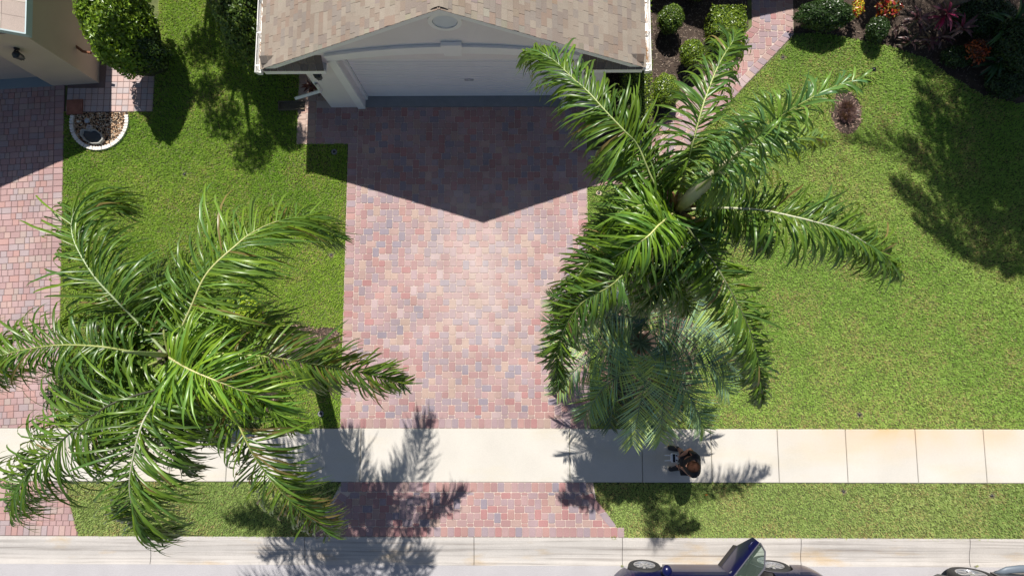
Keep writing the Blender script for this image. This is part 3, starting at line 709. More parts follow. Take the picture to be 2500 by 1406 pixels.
# ---------------------------------------------------------------- neighbour's house
nbh = empty('neighbour_house', (-9.44, 6.03, 0), 'tan stucco house with pale blue fascia at the upper left corner', 'house')
MR = Matrix.Translation((-9.44, 6.03, 0)) @ Matrix.Rotation(RN, 4, 'Z')
def nb(name, fn, m, parent=None, **kw):
    b = MB(); fn(b); b.v = [tuple(MR @ Vector(v)) for v in b.v]; return b.build(name, m, parent or nbh, **kw)
def nwall(b):
    b.box(-1.05, 0, 0, .3, -.1, 2.15); b.box(-9, -1.05, 0, .3, 2.0, 2.15); b.box(-.25, 0, .3, 9, -.1, 2.15); b.box(-7, -5.4, 0, .3, -.1, 2.0)
nb('wall', nwall, M_tan)
nb('garage_door', lambda b: [b.box(-5.4, -1.05, .22, .27, .01+i*.49, .01+i*.49+.486) for i in range(4)], mat('tan_door', (.46, .38, .34), .6))
nb('threshold', lambda b: b.box(-5.4, -1.04, -.01, .3, -.1, .012), mat('blue_grey_sill', (.24, .30, .33), .8))
def nroof(b):
    s = .62
    for y in ((-.02, 9),):
        vs = []
        for yy in y: vs += [(.10, yy, 2.17), (-3.5, yy, 2.17+3.6*s), (-3.5, yy, 2.10+3.6*s), (.10, yy, 2.10)]
        b.add(vs, [(0, 1, 2, 3), (7, 6, 5, 4), (0, 4, 5, 1), (1, 5, 6, 2), (2, 6, 7, 3), (3, 7, 4, 0)], (.50, .42, .37))
nb('gable_wall', lambda b: b.add([(0, .06, 2.1), (-3.5, .06, 4.3), (-3.5, .3, 4.3), (0, .3, 2.1), (-7, .06, 2.1), (-7, .3, 2.1)], [(0, 1, 4), (3, 5, 2), (0, 3, 2, 1)]), M_tan)
nrf = nb('roof', nroof, M_shingle)
nb('fascia', lambda b: (b.add([(.10, -.05, 2.19), (-3.5, -.05, 2.19+3.6*.62), (-3.5, -.05, 2.05+3.6*.62), (.10, -.05, 2.05), (.10, -.021, 2.19), (-3.5, -.021, 2.19+3.6*.62), (-3.5, -.021, 2.05+3.6*.62), (.10, -.021, 2.05)], [(0, 1, 2, 3), (7, 6, 5, 4), (0, 4, 5, 1), (1, 5, 6, 2), (2, 6, 7, 3), (3, 7, 4, 0)]), b.box(.101, .125, -.05, 9, 2.04, 2.19)), M_nbtrim)
def nsh(i, j):
    def f(b):
        x1_ = .10-i*.30+.0; x0_ = x1_-.32; z1_ = 2.178+(.10-x1_)*.62; z0_ = 2.178+(.10-x0_)*.62; y = -.02+j*.30
        b.add([(x1_, y, z1_+.012), (x1_, y+.295, z1_+.012), (x0_, y+.295, z0_+.002), (x0_, y, z0_+.002), (x1_, y, z1_-.005), (x1_, y+.295, z1_-.005)], [(0, 1, 2, 3), (4, 5, 1, 0), (0, 3, 4)], random.choice([(.50, .42, .38), (.45, .37, .33), (.54, .47, .42)]))
    return f
for i in range(5):
    for j in range(4): nb('shingle', nsh(i, j), M_shingle, nrf)
lq = MR @ Vector((-.52, -.0, 1.62)); lantern(tuple(lq), nbh, RN, 1.2)
b = MB(); b.tube([P(166, 60, .7), P(168, 82, .7), P(171, 97, .7), P(182, 111, .7), P(202, 126, .7), P(222, 130, .7)], .03, 8); hh = b.build('planter_pot', M_brown, label='curved brown rim of a pot against the tan wall, half hidden by the bright shrub', cat='planter', loc=tuple(P(190, 100, 0)))

# rock bed with white scalloped edging
q = [(rockC[0]+rockR*math.cos(math.pi*(1+k/20.)), rockC[1]+rockR*math.sin(math.pi*(1+k/20.))) for k in range(21)]+[(rockC[0]+rockR*.98, 5.35), (rockC[0]-rockR*.98, 5.35)]
sheet('rock_bed', q, -.02, M_mulch0, kind='structure')
mb = MB()
for k in range(1500):
    x = rockC[0]+random.uniform(-1, 1)*rockR*.95; y = rockC[1]+random.uniform(-rockR, .22)
    if y < rockC[1] and (x-rockC[0])**2+(y-rockC[1])**2 > (rockR*.95)**2: continue
    s = random.uniform(.009, .024); cc_ = random.choice([(.42, .27, .15), (.55, .42, .28), (.30, .17, .10), (.62, .55, .45), (.38, .22, .12), (.5, .33, .2)])
    mb.ball((x, y, -.012+random.uniform(0, .012)), (s, s*random.uniform(.6, 1), s*.6), cc_, 6, 4, .12, M=Matrix.Rotation(random.uniform(0, 3.1), 4, 'Z'))
mb.build('river_stones', M_stone, kind='stuff')
edg = empty('garden_edging', (rockC[0], rockC[1], 0), 'curved white scalloped concrete edging around the rock bed', 'edging')
nE = 11
for k in range(nE):
    a0 = math.pi*(.92+1.16*k/nE)+.008; a1 = math.pi*(.92+1.16*(k+1)/nE)-.008; b = MB(); ro, ri = rockR+.035, rockR-.035
    K = 9; top = []; vs = []
    for j in range(K+1):
        a = a0+(a1-a0)*j/K; bul = .018*abs(math.sin(math.pi*3*j/K))
        z = .03+bul
        for r, zz in ((ri, -.06), (ri-bul*.4, z), (ro+bul*.4, z), (ro, -.06)): vs.append((rockC[0]+r*math.cos(a), rockC[1]+r*math.sin(a), zz))
    b.add(vs, [(j*4+i, j*4+i+1, j*4+i+5, j*4+i+4) for j in range(K) for i in range(3)]+[(0, 1, 2, 3), (K*4+3, K*4+2, K*4+1, K*4)])
    b.build('edging_block', mat('white_edging', (.72, .68, .63), .85, var=.12, vscale=9) if k == 0 else bpy.data.materials['white_edging'], edg, loc=(rockC[0]+rockR*math.cos((a0+a1)/2), rockC[1]+rockR*math.sin((a0+a1)/2), 0))
# shell shaped basin
bas = P(230, 335); tb = empty('bird_bath_basin', (bas.x, bas.y, 0), 'grey shell shaped basin lying on the rock bed', 'basin')
def shell(t): r = .27*(1+.03*math.sin(t*9)); e = 1-.36*math.exp(-((t-2.2)/.38)**2); return (r*e*math.cos(t), .60*r*e*math.sin(t))
b = MB(); K = 48; Rz = Matrix.Rotation(-.42, 4, 'Z'); vs = []
for sc, z in ((.97, 0), (1.03, .09), (1.0, .105), (.90, .10), (.80, .03), (.0, .015)):
    for k in range(K):
        x, y = shell(2*math.pi*k/K); vs.append(Rz @ Vector((x*sc, y*sc, z)))
b.add(vs, [(r*K+k, r*K+(k+1) % K, (r+1)*K+(k+1) % K, (r+1)*K+k) for r in range(5) for k in range(K)], mi=0)
o = b.build('bowl', mat('basin_concrete', (.34, .33, .30), .7, var=.2, vscale=12), None, smooth=True); o.parent = tb
b = MB(); b.add([Rz @ Vector((shell(2*math.pi*k/K)[0]*.84, shell(2*math.pi*k/K)[1]*.84, .05)) for k in range(K)], [tuple(range(K))]); o = b.build('water', mat('basin_water', (.03, .05, .07), .05)); o.parent = tb
b = MB()
for k in range(5): b.ball(Rz @ Vector((-.11+.04*math.cos(k*1.3), .15+.035*math.sin(k*1.3), .12)), (.035, .03, .025), (1, 1, 1), 8, 6, .1)
o = b.build('shell_rosette', mat('rosette', (.36, .33, .32), .8)); o.parent = tb
p = P(213, 295); b = MB(); b.lathe((0, 0, 0), [(0, .03), (.012, .032), (.014, .02), (.05, .022), (.058, .01), (.058, -.02)], 20); o = b.build('utility_cap', mat('grey_cap', (.45, .47, .5), .6), label='round pale grey utility cap on the river stones', cat='cap', smooth=True); o.location = p
p = P(191, 297); b = MB(); b.ball((0, 0, 0), (.042, .03, .02), (.62, .58, .5), 10, 7, .08); o = b.build('pale_stone', M_stone, label='pale flat stone beside the round utility cap', cat='stone', smooth=True); o.location = p

# ---------------------------------------------------------------- palms
def spline(pts, m):
    pts = [Vector(p) for p in pts]; pts = [2*pts[0]-pts[1]]+pts+[2*pts[-1]-pts[-2]]; out = []
    n = len(pts)-3
    for k in range(m+1):
        u = min(k/m*n, n-1e-6); i = int(u); t = u-i; a, b, c_, d = pts[i:i+4]
        out.append(.5*((2*b)+(c_-a)*t+(2*a-5*b+4*c_-d)*t*t+(3*b-a-3*c_+d)*t**3))
    # even spacing
    L = [0]
    for a, b in zip(out[:-1], out[1:]): L.append(L[-1]+(b-a).length)
    res = []; j = 0
    for k in range(m+1):
        s = L[-1]*k/m
        while j < m-1 and L[j+1] < s: j += 1
        f = (s-L[j])/max(L[j+1]-L[j], 1e-6); res.append(out[j].lerp(out[j+1], f))
    return res
def frond(parent, pts, n=72, L=.72, w=.017, droop=.46, start=.1, col=(.075, .15, .018), r0=.017, stiff=False, seed=0, lift=.2, material=None, kink=.35, tipL=.4, rcol=(.32, .36, .12), brown=.02, label=None):
    r = random.Random(seed); path = spline(pts, 48); mr = MB(); L = L*LS; w = w*(WS if not stiff else 1); n = int(n*(NS if not stiff else 1.1)); dr0 = droop
    mr.tube(path, [r0*(1-.86*(k/48)**.8) for k in range(49)], 5, rcol)
    o = mr.build('frond', M_rach, parent, loc=tuple(path[0]), smooth=True)
    if label: o['label'] = label
    mb = MB(); U0 = Vector((0, 0, 1))
    for i in range(n):
        for s in (-1, 1):
            t = start+(1-start)*(i+r.uniform(-.4, .4))/(n-1); t = min(max(t, start), .995); u = t*48; k = min(int(u), 47)
            p = path[k].lerp(path[k+1], u-k); T = (path[min(k+2, 48)]-path[max(k-1, 0)]).normalized()
            sd = T.cross(U0)
            if sd.length < .15: sd = Vector((T.y, -T.x, .01))
            sd.normalize(); Uv = sd.cross(T).normalized()
            tt = (t-start)/(1-start); ang = math.radians(68-(40 if not stiff else 34)*tt)+r.gauss(0, .09 if stiff else .22)
            d = sd*s*math.sin(ang)+T*math.cos(ang)+Uv*(lift+(r.gauss(.05, .05) if stiff else r.gauss(-.06, .27)))
            d.normalize(); prof = (.62+.38*math.sin(math.pi*min(1, tt*1.25+.12))) if tt < .6 else (1-(1-tipL)*((tt-.6)/.4)**1.3)
            ll = L*prof*r.uniform(.8, 1.12); K = 5 if stiff else 7; step = ll/K; kk = r.randint(2, 4) if r.random() < kink else 99
            W0 = w*r.uniform(.8, 1.2)*(1-.25*tt); tw = r.gauss(0, .15 if stiff else .6); droop = dr0*(1 if stiff else r.uniform(.55, 1.8))
            f = r.uniform(.75, 1.25); g2 = r.random(); cc = (1.3*col[0]*f*(.75+.6*g2), 1.25*col[1]*f*(.85+.3*g2), 1.3*col[2]*f*(1.6-.9*g2))
            if r.random() < brown: cc = (.22, .17, .06)
            cur = p.copy(); rows = []
            for q in range(K+1):
                wd = d.cross(U0)
                if wd.length < .12: wd = sd*1.0
                wd.normalize(); wd = Matrix.Rotation(tw, 3, d) @ wd; nn = wd.cross(d).normalized()
                fr = q/K; ww = W0*(.55+.9*fr if fr < .35 else (.865+.135)*(1-((fr-.35)/.65)**1.6)+.03)
                rows.append((cur-wd*ww+nn*ww*.35, cur.copy(), cur+wd*ww+nn*ww*.35)); cur = cur+d*step
                g_ = droop*(.5+1.1*fr) if not stiff else droop*.35*(.3+fr)
                if q == kk: g_ += .95
                d = (d+Vector((0, 0, -g_))+(Vector() if stiff else Vector((r.gauss(0, .07), r.gauss(0, .07), 0)))).normalized()
            vs = [v for rr in rows for v in rr]
            mb.add(vs, [(q*3+a, q*3+a+1, q*3+a+4, q*3+a+3) for q in range(K) for a in (0, 1)], cc)
    mb.v = [tuple(Vector(v)-path[0]) for v in mb.v]
    lf = mb.build('leaflets', material or M_palm, None, smooth=True, kind='stuff'); lf.parent = o
    return o
LS, WS, NS = 1.22, .88, 2.1
def palm_trunk(parent, base, hub, r0, r1, bulge=0, bf=.93):
    b = MB(); base = Vector(base); hub = Vector(hub); K = 26; pts = []; rad = []
    for k in range(K+1):
        f = k/K; p = base.lerp(hub, f); pts.append(p); ring = .008*(k % 2)
        rad.append((r0*(1-f)+r1*f)*(1+.25*math.exp(-f*14))+ring+bulge*math.exp(-((f-bf)/.07)**2))
    b.tube(pts, rad, 14); return b.build('trunk', M_bark, parent, smooth=True)
def px(path, zs):
    n = len(path); out = []
    for i, (a, b_) in enumerate(path):
        u = i/(n-1)*(len(zs)-1); k = min(int(u), len(zs)-2); out.append(P(a, b_, zs[k]+(zs[k+1]-zs[k])*(u-k)))
    return out
HL = 6.0
hub = P(410, 868, HL); baseL = (-4.40, -.05, 0)
pl = empty('queen_palm', baseL, 'left queen palm with glossy green drooping fronds spread over the sidewalk and both driveways', 'palm tree')
palm_trunk(pl, baseL, hub, .15, .13, .2, .66)
ARC = [5.45, 5.9, 6.05, 5.95, 5.7, 5.3, 4.9]
LF = [([(410, 868), (325, 775), (289, 739), (235, 681), (199, 626), (178, 579), (176, 536), (195, 501), (254, 485), (300, 500)], [5.45, 5.8, 6.0, 6.05, 5.95, 5.7, 5.4], dict(L=.76, kink=.2, rcol=(.42, .50, .28), lift=.05)),
      ([(412, 866), (460, 765), (504, 669), (575, 600), (618, 567), (673, 542), (723, 534), (763, 544), (821, 579)], [5.45, 6.0, 6.15, 5.9, 5.5, 5.0, 4.5], dict(L=.8, kink=.1, col=(.10, .19, .022), rcol=(.5, .5, .22))),
      ([(405, 868), (310, 856), (235, 845), (133, 843), (23, 862), (-15, 885), (-12, 930)], [5.45, 5.8, 5.9, 5.7, 5.3, 4.7], dict(L=.62, kink=.5)),
      ([(405, 872), (400, 940), (330, 965), (264, 990), (184, 1046), (132, 1094), (68, 1154), (36, 1202), (28, 1250)], [5.45, 5.8, 6.0, 5.95, 5.7, 5.2, 4.6], dict(L=.85, kink=.15, rcol=(.05, .05, .03))),
      ([(412, 875), (400, 950), (372, 990), (344, 1042), (322, 1130), (316, 1190), (324, 1242), (330, 1270), (360, 1290), (420, 1296)], [5.45, 5.8, 6.05, 6.0, 5.7, 5.2, 4.6], dict(L=.82, kink=.2, rcol=(.42, .42, .30), n=80)),
      ([(412, 872), (460, 900), (520, 926), (600, 958), (656, 990), (715, 1045)], [5.5, 6.1, 6.2, 6.0, 5.7, 5.4], dict(L=.62, col=(.13, .25, .025), kink=.12, start=.02, droop=.3, rcol=(.6, .55, .28), n=66)),
      ([(415, 880), (480, 930), (560, 1000), (600, 1074), (624, 1118), (680, 1194), (740, 1250), (784, 1286), (812, 1302)], [5.4, 5.7, 5.75, 5.5, 5.0, 4.4, 3.7], dict(L=.68, kink=.15, start=.2, brown=.14, rcol=(.42, .45, .14))),
      ([(415, 866), (520, 862), (648, 870), (752, 886), (840, 902), (920, 918), (990, 938)], [5.4, 5.6, 5.5, 5.1, 4.6, 4.1, 3.6], dict(L=.66, kink=.35, start=.24, brown=.10, rcol=(.5, .52, .18), col=(.09, .165, .02))),
      ([(412, 864), (400, 800), (420, 740), (470, 680), (520, 650)], [5.4, 5.6, 5.4, 4.9, 4.3], dict(L=.75, n=55, kink=.2)),
      ([(414, 864), (500, 820), (580, 790), (650, 800), (700, 830)], [5.35, 5.5, 5.2, 4.7, 4.1], dict(L=.7, n=55, kink=.2)),
      ([(408, 864), (350, 800), (300, 790), (250, 810)], [5.4, 5.6, 5.3, 4.8], dict(L=.7, n=50)),
      ([(408, 874), (340, 900), (280, 930), (200, 960)], [5.4, 5.6, 5.4, 4.9], dict(L=.7, n=50, kink=.3)),
      ([(412, 876), (430, 960), (470, 1030), (520, 1080)], [5.4, 5.5, 5.1, 4.4], dict(L=.65, n=50, start=.15)),
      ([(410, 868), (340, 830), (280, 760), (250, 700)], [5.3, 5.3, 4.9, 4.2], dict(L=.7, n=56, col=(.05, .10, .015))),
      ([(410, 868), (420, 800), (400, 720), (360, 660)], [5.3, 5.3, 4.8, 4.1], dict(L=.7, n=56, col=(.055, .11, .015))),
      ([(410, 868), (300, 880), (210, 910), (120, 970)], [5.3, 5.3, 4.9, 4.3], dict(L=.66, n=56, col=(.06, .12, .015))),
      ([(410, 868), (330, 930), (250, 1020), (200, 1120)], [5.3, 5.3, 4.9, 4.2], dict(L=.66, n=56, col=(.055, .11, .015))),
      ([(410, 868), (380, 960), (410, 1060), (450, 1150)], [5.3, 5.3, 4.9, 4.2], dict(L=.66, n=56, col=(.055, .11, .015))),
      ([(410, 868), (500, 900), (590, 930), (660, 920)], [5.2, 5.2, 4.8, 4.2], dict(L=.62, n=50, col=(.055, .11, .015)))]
for i, (pp, zz, kw) in enumerate(LF): frond(pl, px(pp, [z+.6 for z in zz]), seed=i+1, **kw)
def spear(parent, a, b_, r, col, rt=.01):
    m = MB(); m.tube([a, a.lerp(b_, .3), a.lerp(b_, .7), b_], [r, r*1.15, r*.7, rt], 8, col); return m.build('spear_leaf', M_rach, parent, smooth=True)
spear(pl, hub, P(300, 858, 7.3), .028, (.30, .36, .16))

baseR = (1.80, 1.60, 0); HR = 6.2; hubR = P(1650, 512, HR)
pr = empty('queen_palm', baseR, 'right queen palm, its tall pale spear leaf rising beside the garage and walkway', 'palm tree')
palm_trunk(pr, baseR, hubR, .15, .12, .05)
RF = [([(1645, 514), (1598, 449), (1558, 358), (1526, 322), (1475, 268), (1439, 228), (1395, 188), (1352, 148), (1312, 128), (1283, 136)], [5.4, 5.9, 6.2, 6.3, 6.2, 5.9, 5.5], dict(L=.68, n=90, kink=.4, rcol=(.42, .48, .2))),
      ([(1652, 508), (1674, 413), (1689, 358), (1711, 275), (1732, 213), (1758, 152), (1790, 100), (1800, 75)], [5.4, 6.0, 6.4, 6.5, 6.4, 6.0, 5.5], dict(L=.55, n=75, kink=.45, start=.15, rcol=(.45, .5, .2))),
      ([(1655, 508), (1740, 430), (1830, 350), (1900, 290), (1970, 245), (2040, 210), (2105, 192)], [5.5, 6.6, 7.6, 8.3, 8.7, 8.8, 8.7], dict(L=.36, w=.014, n=56, kink=.35, start=.3, col=(.085, .18, .035), droop=.3)),
      ([(1655, 512), (1730, 450), (1800, 410), (1880, 370), (1960, 335), (2020, 340)], [5.4, 6.2, 6.7, 6.8, 6.6, 6.2], dict(L=.42, n=70, kink=.25, start=.15, col=(.13, .21, .04), rcol=(.6, .62, .35))),
      ([(1655, 514), (1740, 508), (1848, 512), (1928, 527), (1997, 544), (2062, 564), (2122, 599), (2166, 629), (2200, 668)], [5.4, 5.9, 6.2, 6.2, 6.0, 5.6, 5.0], dict(L=.68, n=84, kink=.45, start=.12, rcol=(.5, .5, .35))),
      ([(1652, 518), (1690, 570), (1748, 649), (1793, 728), (1823, 788), (1843, 848), (1853, 898), (1858, 948), (1862, 985)], [5.4, 5.8, 5.9, 5.7, 5.3, 4.8, 4.2], dict(L=.58, n=84, kink=.4, start=.1, rcol=(.12, .14, .06))),
      ([(1646, 518), (1609, 549), (1579, 579), (1530, 610), (1480, 640), (1440, 680)], [5.5, 6.0, 6.1, 5.9, 5.5, 5.0], dict(L=.62, n=72, kink=.35, start=.02, col=(.10, .20, .02), rcol=(.6, .6, .25))),
      ([(1644, 514), (1590, 500), (1530, 510), (1480, 535), (1440, 575)], [5.45, 5.9, 5.9, 5.5, 4.9], dict(L=.6, n=64, kink=.35, col=(.09, .18, .02))),
      ([(1645, 520), (1570, 610), (1500, 690), (1420, 740), (1375, 810), (1360, 880), (1368, 950)], [5.3, 5.6, 5.6, 5.3, 4.8, 4.2, 3.6], dict(L=.62, n=84, kink=.45, start=.15)),
      ([(1650, 520), (1640, 600), (1620, 680), (1580, 740)], [5.35, 5.6, 5.4, 4.8], dict(L=.6, n=60, kink=.35)),
      ([(1653, 518), (1700, 590), (1730, 650), (1740, 710)], [5.4, 5.7, 5.5, 5.0], dict(L=.6, n=60, kink=.35)),
      ([(1647, 516), (1560, 560), (1470, 610), (1430, 690), (1410, 760)], [5.35, 5.5, 5.3, 4.8, 4.2], dict(L=.6, n=64, kink=.4)),
      ([(1648, 518), (1600, 600), (1590, 680), (1560, 760)], [5.3, 5.4, 5.0, 4.3], dict(L=.6, n=60, kink=.4)),
      ([(1650, 518), (1680, 600), (1660, 690), (1680, 760)], [5.3, 5.4, 5.0, 4.3], dict(L=.58, n=60, kink=.4)),
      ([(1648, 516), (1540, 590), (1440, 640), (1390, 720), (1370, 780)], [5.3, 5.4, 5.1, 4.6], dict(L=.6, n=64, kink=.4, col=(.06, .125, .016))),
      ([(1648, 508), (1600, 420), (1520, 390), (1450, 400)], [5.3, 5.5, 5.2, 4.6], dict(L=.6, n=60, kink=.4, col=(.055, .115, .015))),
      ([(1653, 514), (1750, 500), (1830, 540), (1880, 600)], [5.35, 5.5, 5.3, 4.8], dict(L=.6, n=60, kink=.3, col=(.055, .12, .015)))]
LS = 1.02
for i, (pp, zz, kw) in enumerate(RF): frond(pr, px(pp, [min(z+.85, 9.35) for z in zz]), seed=i+51, **kw)
LS = 1.16
spear(pr, hubR, P(1835, 350, 8.1), .068, (.66, .58, .40), .012)
spear(pr, hubR, P(1643, 470, 6.75), .03, (.22, .11, .05))
b = MB()
for k in range(9):
    a = k*.7; h_ = hubR+Vector((.08*math.cos(a), .08*math.sin(a), -.1)); b.tube([h_, h_+Vector((.14*math.cos(a), .14*math.sin(a), .25)), h_+Vector((.22*math.cos(a), .22*math.sin(a), .34))], [.05, .03, .008], 5, random.choice([(.3, .18, .08), (.38, .26, .12), (.22, .12, .06)]))
b.build('leaf_boots', M_rach, pr)

# blue green feather palm by the sidewalk
basP = P(1503, 852, 0); hubP = P(1562, 838, 2.7)
pp_ = empty('pindo_palm', basP, 'shorter blue green feather palm overhanging the sidewalk and the person', 'palm tree')
palm_trunk(pp_, basP, hubP, .2, .17)
PF = [[(1562, 838), (1600, 880), (1620, 960), (1615, 1030), (1612, 1075)], [(1562, 838), (1660, 870), (1740, 900), (1780, 960)], [(1562, 838), (1640, 900), (1690, 980), (1720, 1050)],
      [(1562, 838), (1575, 920), (1560, 1000), (1545, 1085)], [(1562, 838), (1530, 900), (1470, 950), (1425, 1020)], [(1562, 838), (1500, 860), (1420, 890), (1360, 960)],
      [(1562, 838), (1490, 830), (1410, 830), (1345, 860)], [(1562, 838), (1490, 790), (1410, 750), (1345, 730)], [(1562, 838), (1520, 770), (1480, 720), (1430, 690)],
      [(1562, 838), (1570, 760), (1590, 700), (1620, 650)], [(1562, 838), (1620, 780), (1680, 730), (1740, 700)], [(1562, 838), (1640, 810), (1720, 800), (1800, 830)],
      [(1562, 838), (1650, 840), (1740, 860), (1810, 910)], [(1562, 838), (1510, 880), (1500, 960), (1490, 1040)], [(1562, 838), (1600, 860), (1660, 930), (1670, 1010)],
      [(1562, 838), (1540, 800), (1540, 740), (1560, 690)], [(1562, 838), (1590, 900), (1590, 970), (1600, 1050)], [(1562, 838), (1480, 850), (1400, 790), (1340, 790)]]
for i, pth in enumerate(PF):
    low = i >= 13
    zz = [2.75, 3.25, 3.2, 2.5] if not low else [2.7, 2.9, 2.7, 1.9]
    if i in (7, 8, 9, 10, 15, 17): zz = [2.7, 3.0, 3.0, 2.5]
    frond(pp_, px(pth, zz), seed=200+i, n=58, L=.44, w=.0105, droop=.42, start=.14, stiff=True, lift=.30, col=(.08, .13, .065) if low or i in (8, 10, 12) else ((.20, .32, .115) if i % 3 else (.31, .43, .15)), material=M_blue_palm, r0=.02, rcol=(.14, .20, .12), kink=0, tipL=.55, brown=.02)  # lower fronds darker, upper ones paler: shade and sun put into the leaf colour
frond(pp_, px([(1562, 838), (1625, 985), (1632, 1040), (1636, 1078)], [2.6, 2.5, 2.3, 2.2]), seed=260, n=22, L=.3, w=.006, droop=.3, start=.55, stiff=True, col=(.42, .33, .20), brown=0, material=M_blue_palm, r0=.014, rcol=(.45, .34, .2), kink=0, label='dry tan frond')
b = MB()
for k in range(14):
    a = k*.9; h_ = hubP+Vector((0, 0, -.1)); b.tube([h_, h_+Vector((.16*math.cos(a), .16*math.sin(a), .1)), h_+Vector((.26*math.cos(a), .26*math.sin(a), .22))], [.04, .028, .012], 5, random.choice([(.28, .15, .12), (.34, .2, .15), (.2, .1, .08)]))
b.build('leaf_boots', M_rach, pp_)

# palms standing beyond the frame on the right and behind it, whose shade lies on the lawn
def world_palm(base, h, R, n, label, seed, tag_group=None, hang=1.2, L=.78, skip=None):
    r = random.Random(seed); base = Vector(base); hb = base+Vector((r.uniform(-.1, .1), r.uniform(-.1, .1), h))
    root = empty('shade_palm', base, label, 'palm tree', tag_group); palm_trunk(root, base, hb, .16, .13)
    for k in range(n):
        a = 2*math.pi*k/n+r.uniform(-.15, .15); d = Vector((math.cos(a), math.sin(a), 0)); rr = R*r.uniform(.85, 1.1); up = r.uniform(.2, .9); h2 = hang*r.uniform(.5, 1.2)
        cv = Vector((-d.y, d.x, 0))*r.uniform(-.3, .3)
        frond(root, [hb, hb+d*rr*.3+Vector((0, 0, up)), hb+d*rr*.65+cv*.5+Vector((0, 0, up*.8)), hb+d*rr+cv+Vector((0, 0, -h2))], n=52, L=L, seed=seed*31+k, kink=.2)
    return root
dpalm = world_palm((9.7, 7.7, 0), 7.3, 2.2, 18, 'tall palm rising from the shrub bed whose shade covers the right lawn', 71)
frond(dpalm, [(9.7, 7.7, 7.3), (8.7, 8.5, 7.9), (7.6, 8.8, 7.5), (6.5, 8.7, 6.9)], n=46, L=.8, seed=900)
world_palm((10.5, 8.6, 0), 7.2, 2.3, 18, 'extra unseen palm added behind the shrub bed to deepen the lawn shade', 77)  # out of view, added to thicken the shade on the right lawn
world_palm((11.2, 9.4, 0), 7.6, 2.4, 17, 'palm beyond the right edge shading the corner of the lawn', 72)
world_palm((9.9, 9.7, 0), 6.2, 2.0, 12, 'unseen palm added behind the shrub bed to shade its flowers', 75)  # out of view, put in so its shadow covers the shrub bed
world_palm((12.6, 4.0, 0), 4.4, 2.0, 10, 'low palm beyond the right edge beside the lawn', 73, L=.7)

# ---------------------------------------------------------------- shrubs
def leaves(mb, c, R, n, size, cols, rs, flat=.0, shell=.75, box=False, up=.35):
    c = Vector(c)
    for k in range(n):
        if box:
            f = rs.choice((0, 1, 2, 2, 2)); v = Vector([rs.uniform(-1, 1) for _ in range(3)]); v[f] = rs.choice((-1, 1)) if f < 2 else 1; v *= rs.uniform(.88, 1.04)
        else:
            v = Vector([rs.gauss(0, 1) for _ in range(3)]).normalized()
            if v.z < -.25: v.z *= -1
            lump = 1+.07*math.sin(v.x*7+c.x*3)*math.cos(v.y*6+v.z*5+c.y)
            v *= lump*(shell+(1-shell)*rs.random()**.6)*rs.choice((1, 1, 1, 1.03))
        p = c+Vector((v.x*R[0], v.y*R[1], v.z*R[2])); nrm = (Vector((v.x/R[0], v.y/R[1], v.z/R[2])).normalized()+Vector([rs.gauss(0, .55) for _ in range(3)])+Vector((0, 0, up))).normalized()
        t = nrm.cross(Vector([rs.gauss(0, 1) for _ in range(3)])).normalized(); b_ = nrm.cross(t); s = size*rs.uniform(.6, 1.25); f = rs.uniform(.7, 1.25); cc = rs.choice(cols)
        mb.add([p-t*s*.5, p+b_*s*.27+nrm*s*.08, p+t*s*.55, p-b_*s*.27+nrm*s*.08, p], [(0, 4, 1), (4, 2, 1), (0, 3, 4), (4, 3, 2)], (cc[0]*f, cc[1]*f, cc[2]*f))
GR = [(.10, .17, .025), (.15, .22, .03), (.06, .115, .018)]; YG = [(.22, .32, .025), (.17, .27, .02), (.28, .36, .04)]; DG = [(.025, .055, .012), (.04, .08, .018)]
def bush(name, c, R, n, cols, label, cat='bush', group=None, size=.05, seed=1, box=False, core=True, shell=.8, stem=True):
    rs = random.Random(seed); root = empty(name, (c[0], c[1], 0), label, cat, group)
    mb = MB(); leaves(mb, c, R, n, size, cols, rs, box=box, shell=shell); mb.build('foliage', M_leaf, root, kind='stuff')
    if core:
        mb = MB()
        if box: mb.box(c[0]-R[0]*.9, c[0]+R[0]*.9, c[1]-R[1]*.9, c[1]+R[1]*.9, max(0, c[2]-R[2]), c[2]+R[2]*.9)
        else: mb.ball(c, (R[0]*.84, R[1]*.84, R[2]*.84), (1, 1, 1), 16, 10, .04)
        mb.build('dark_core', M_core, root)  # solid near-black filler, the shaded inside put in by colour
    if stem:
        mb = MB(); mb.tube([(c[0], c[1], -.02), (c[0], c[1], c[2])], .03, 6); mb.build('stem', M_bark, root)
    return root
def Pz(a, b_, z): p = P(a, b_, z); return (p.x, p.y, z)
rb = 'clipped bushes beside the walkway'
bush('round_bush', Pz(1636, 50, .42), (.29, .30, .36), 2600, GR, 'round clipped dark green bush nearest the hedge at the top', group=rb, seed=1, size=.04)
bush('round_bush', Pz(1688, 132, .38), (.27, .28, .33), 2600, GR+YG, 'round clipped bush in the middle of the mulch bed between two others', group=rb, seed=2, size=.04)
bush('square_bush', Pz(1770, 62, .36), (.36, .28, .32), 3400, GR+YG, 'wide flat topped green bush touching the walkway edge', group=rb, seed=3, size=.045, box=True)
bush('round_bush', Pz(1624, 222, .38), (.29, .36, .33), 3200, YG+GR, 'oval yellow green bush below the corner of the gutter', group=rb, seed=4, size=.04)
bush('round_bush', Pz(1700, -25, .36), (.32, .25, .3), 1600, GR, 'shaded bush cut by the top edge behind the wide green bush', group=rb, seed=5, size=.045)
h_ = empty('clipped_hedge', (2.62, 6.5, 0), 'narrow clipped hedge running along the house wall beside the white gutter', 'hedge')
mb = MB(); rs = random.Random(9); leaves(mb, (2.52, 6.9, .5), (.30, 2.1, .35), 9000, .045, YG+GR, rs, box=True); mb.build('foliage', M_leaf, h_, kind='stuff')
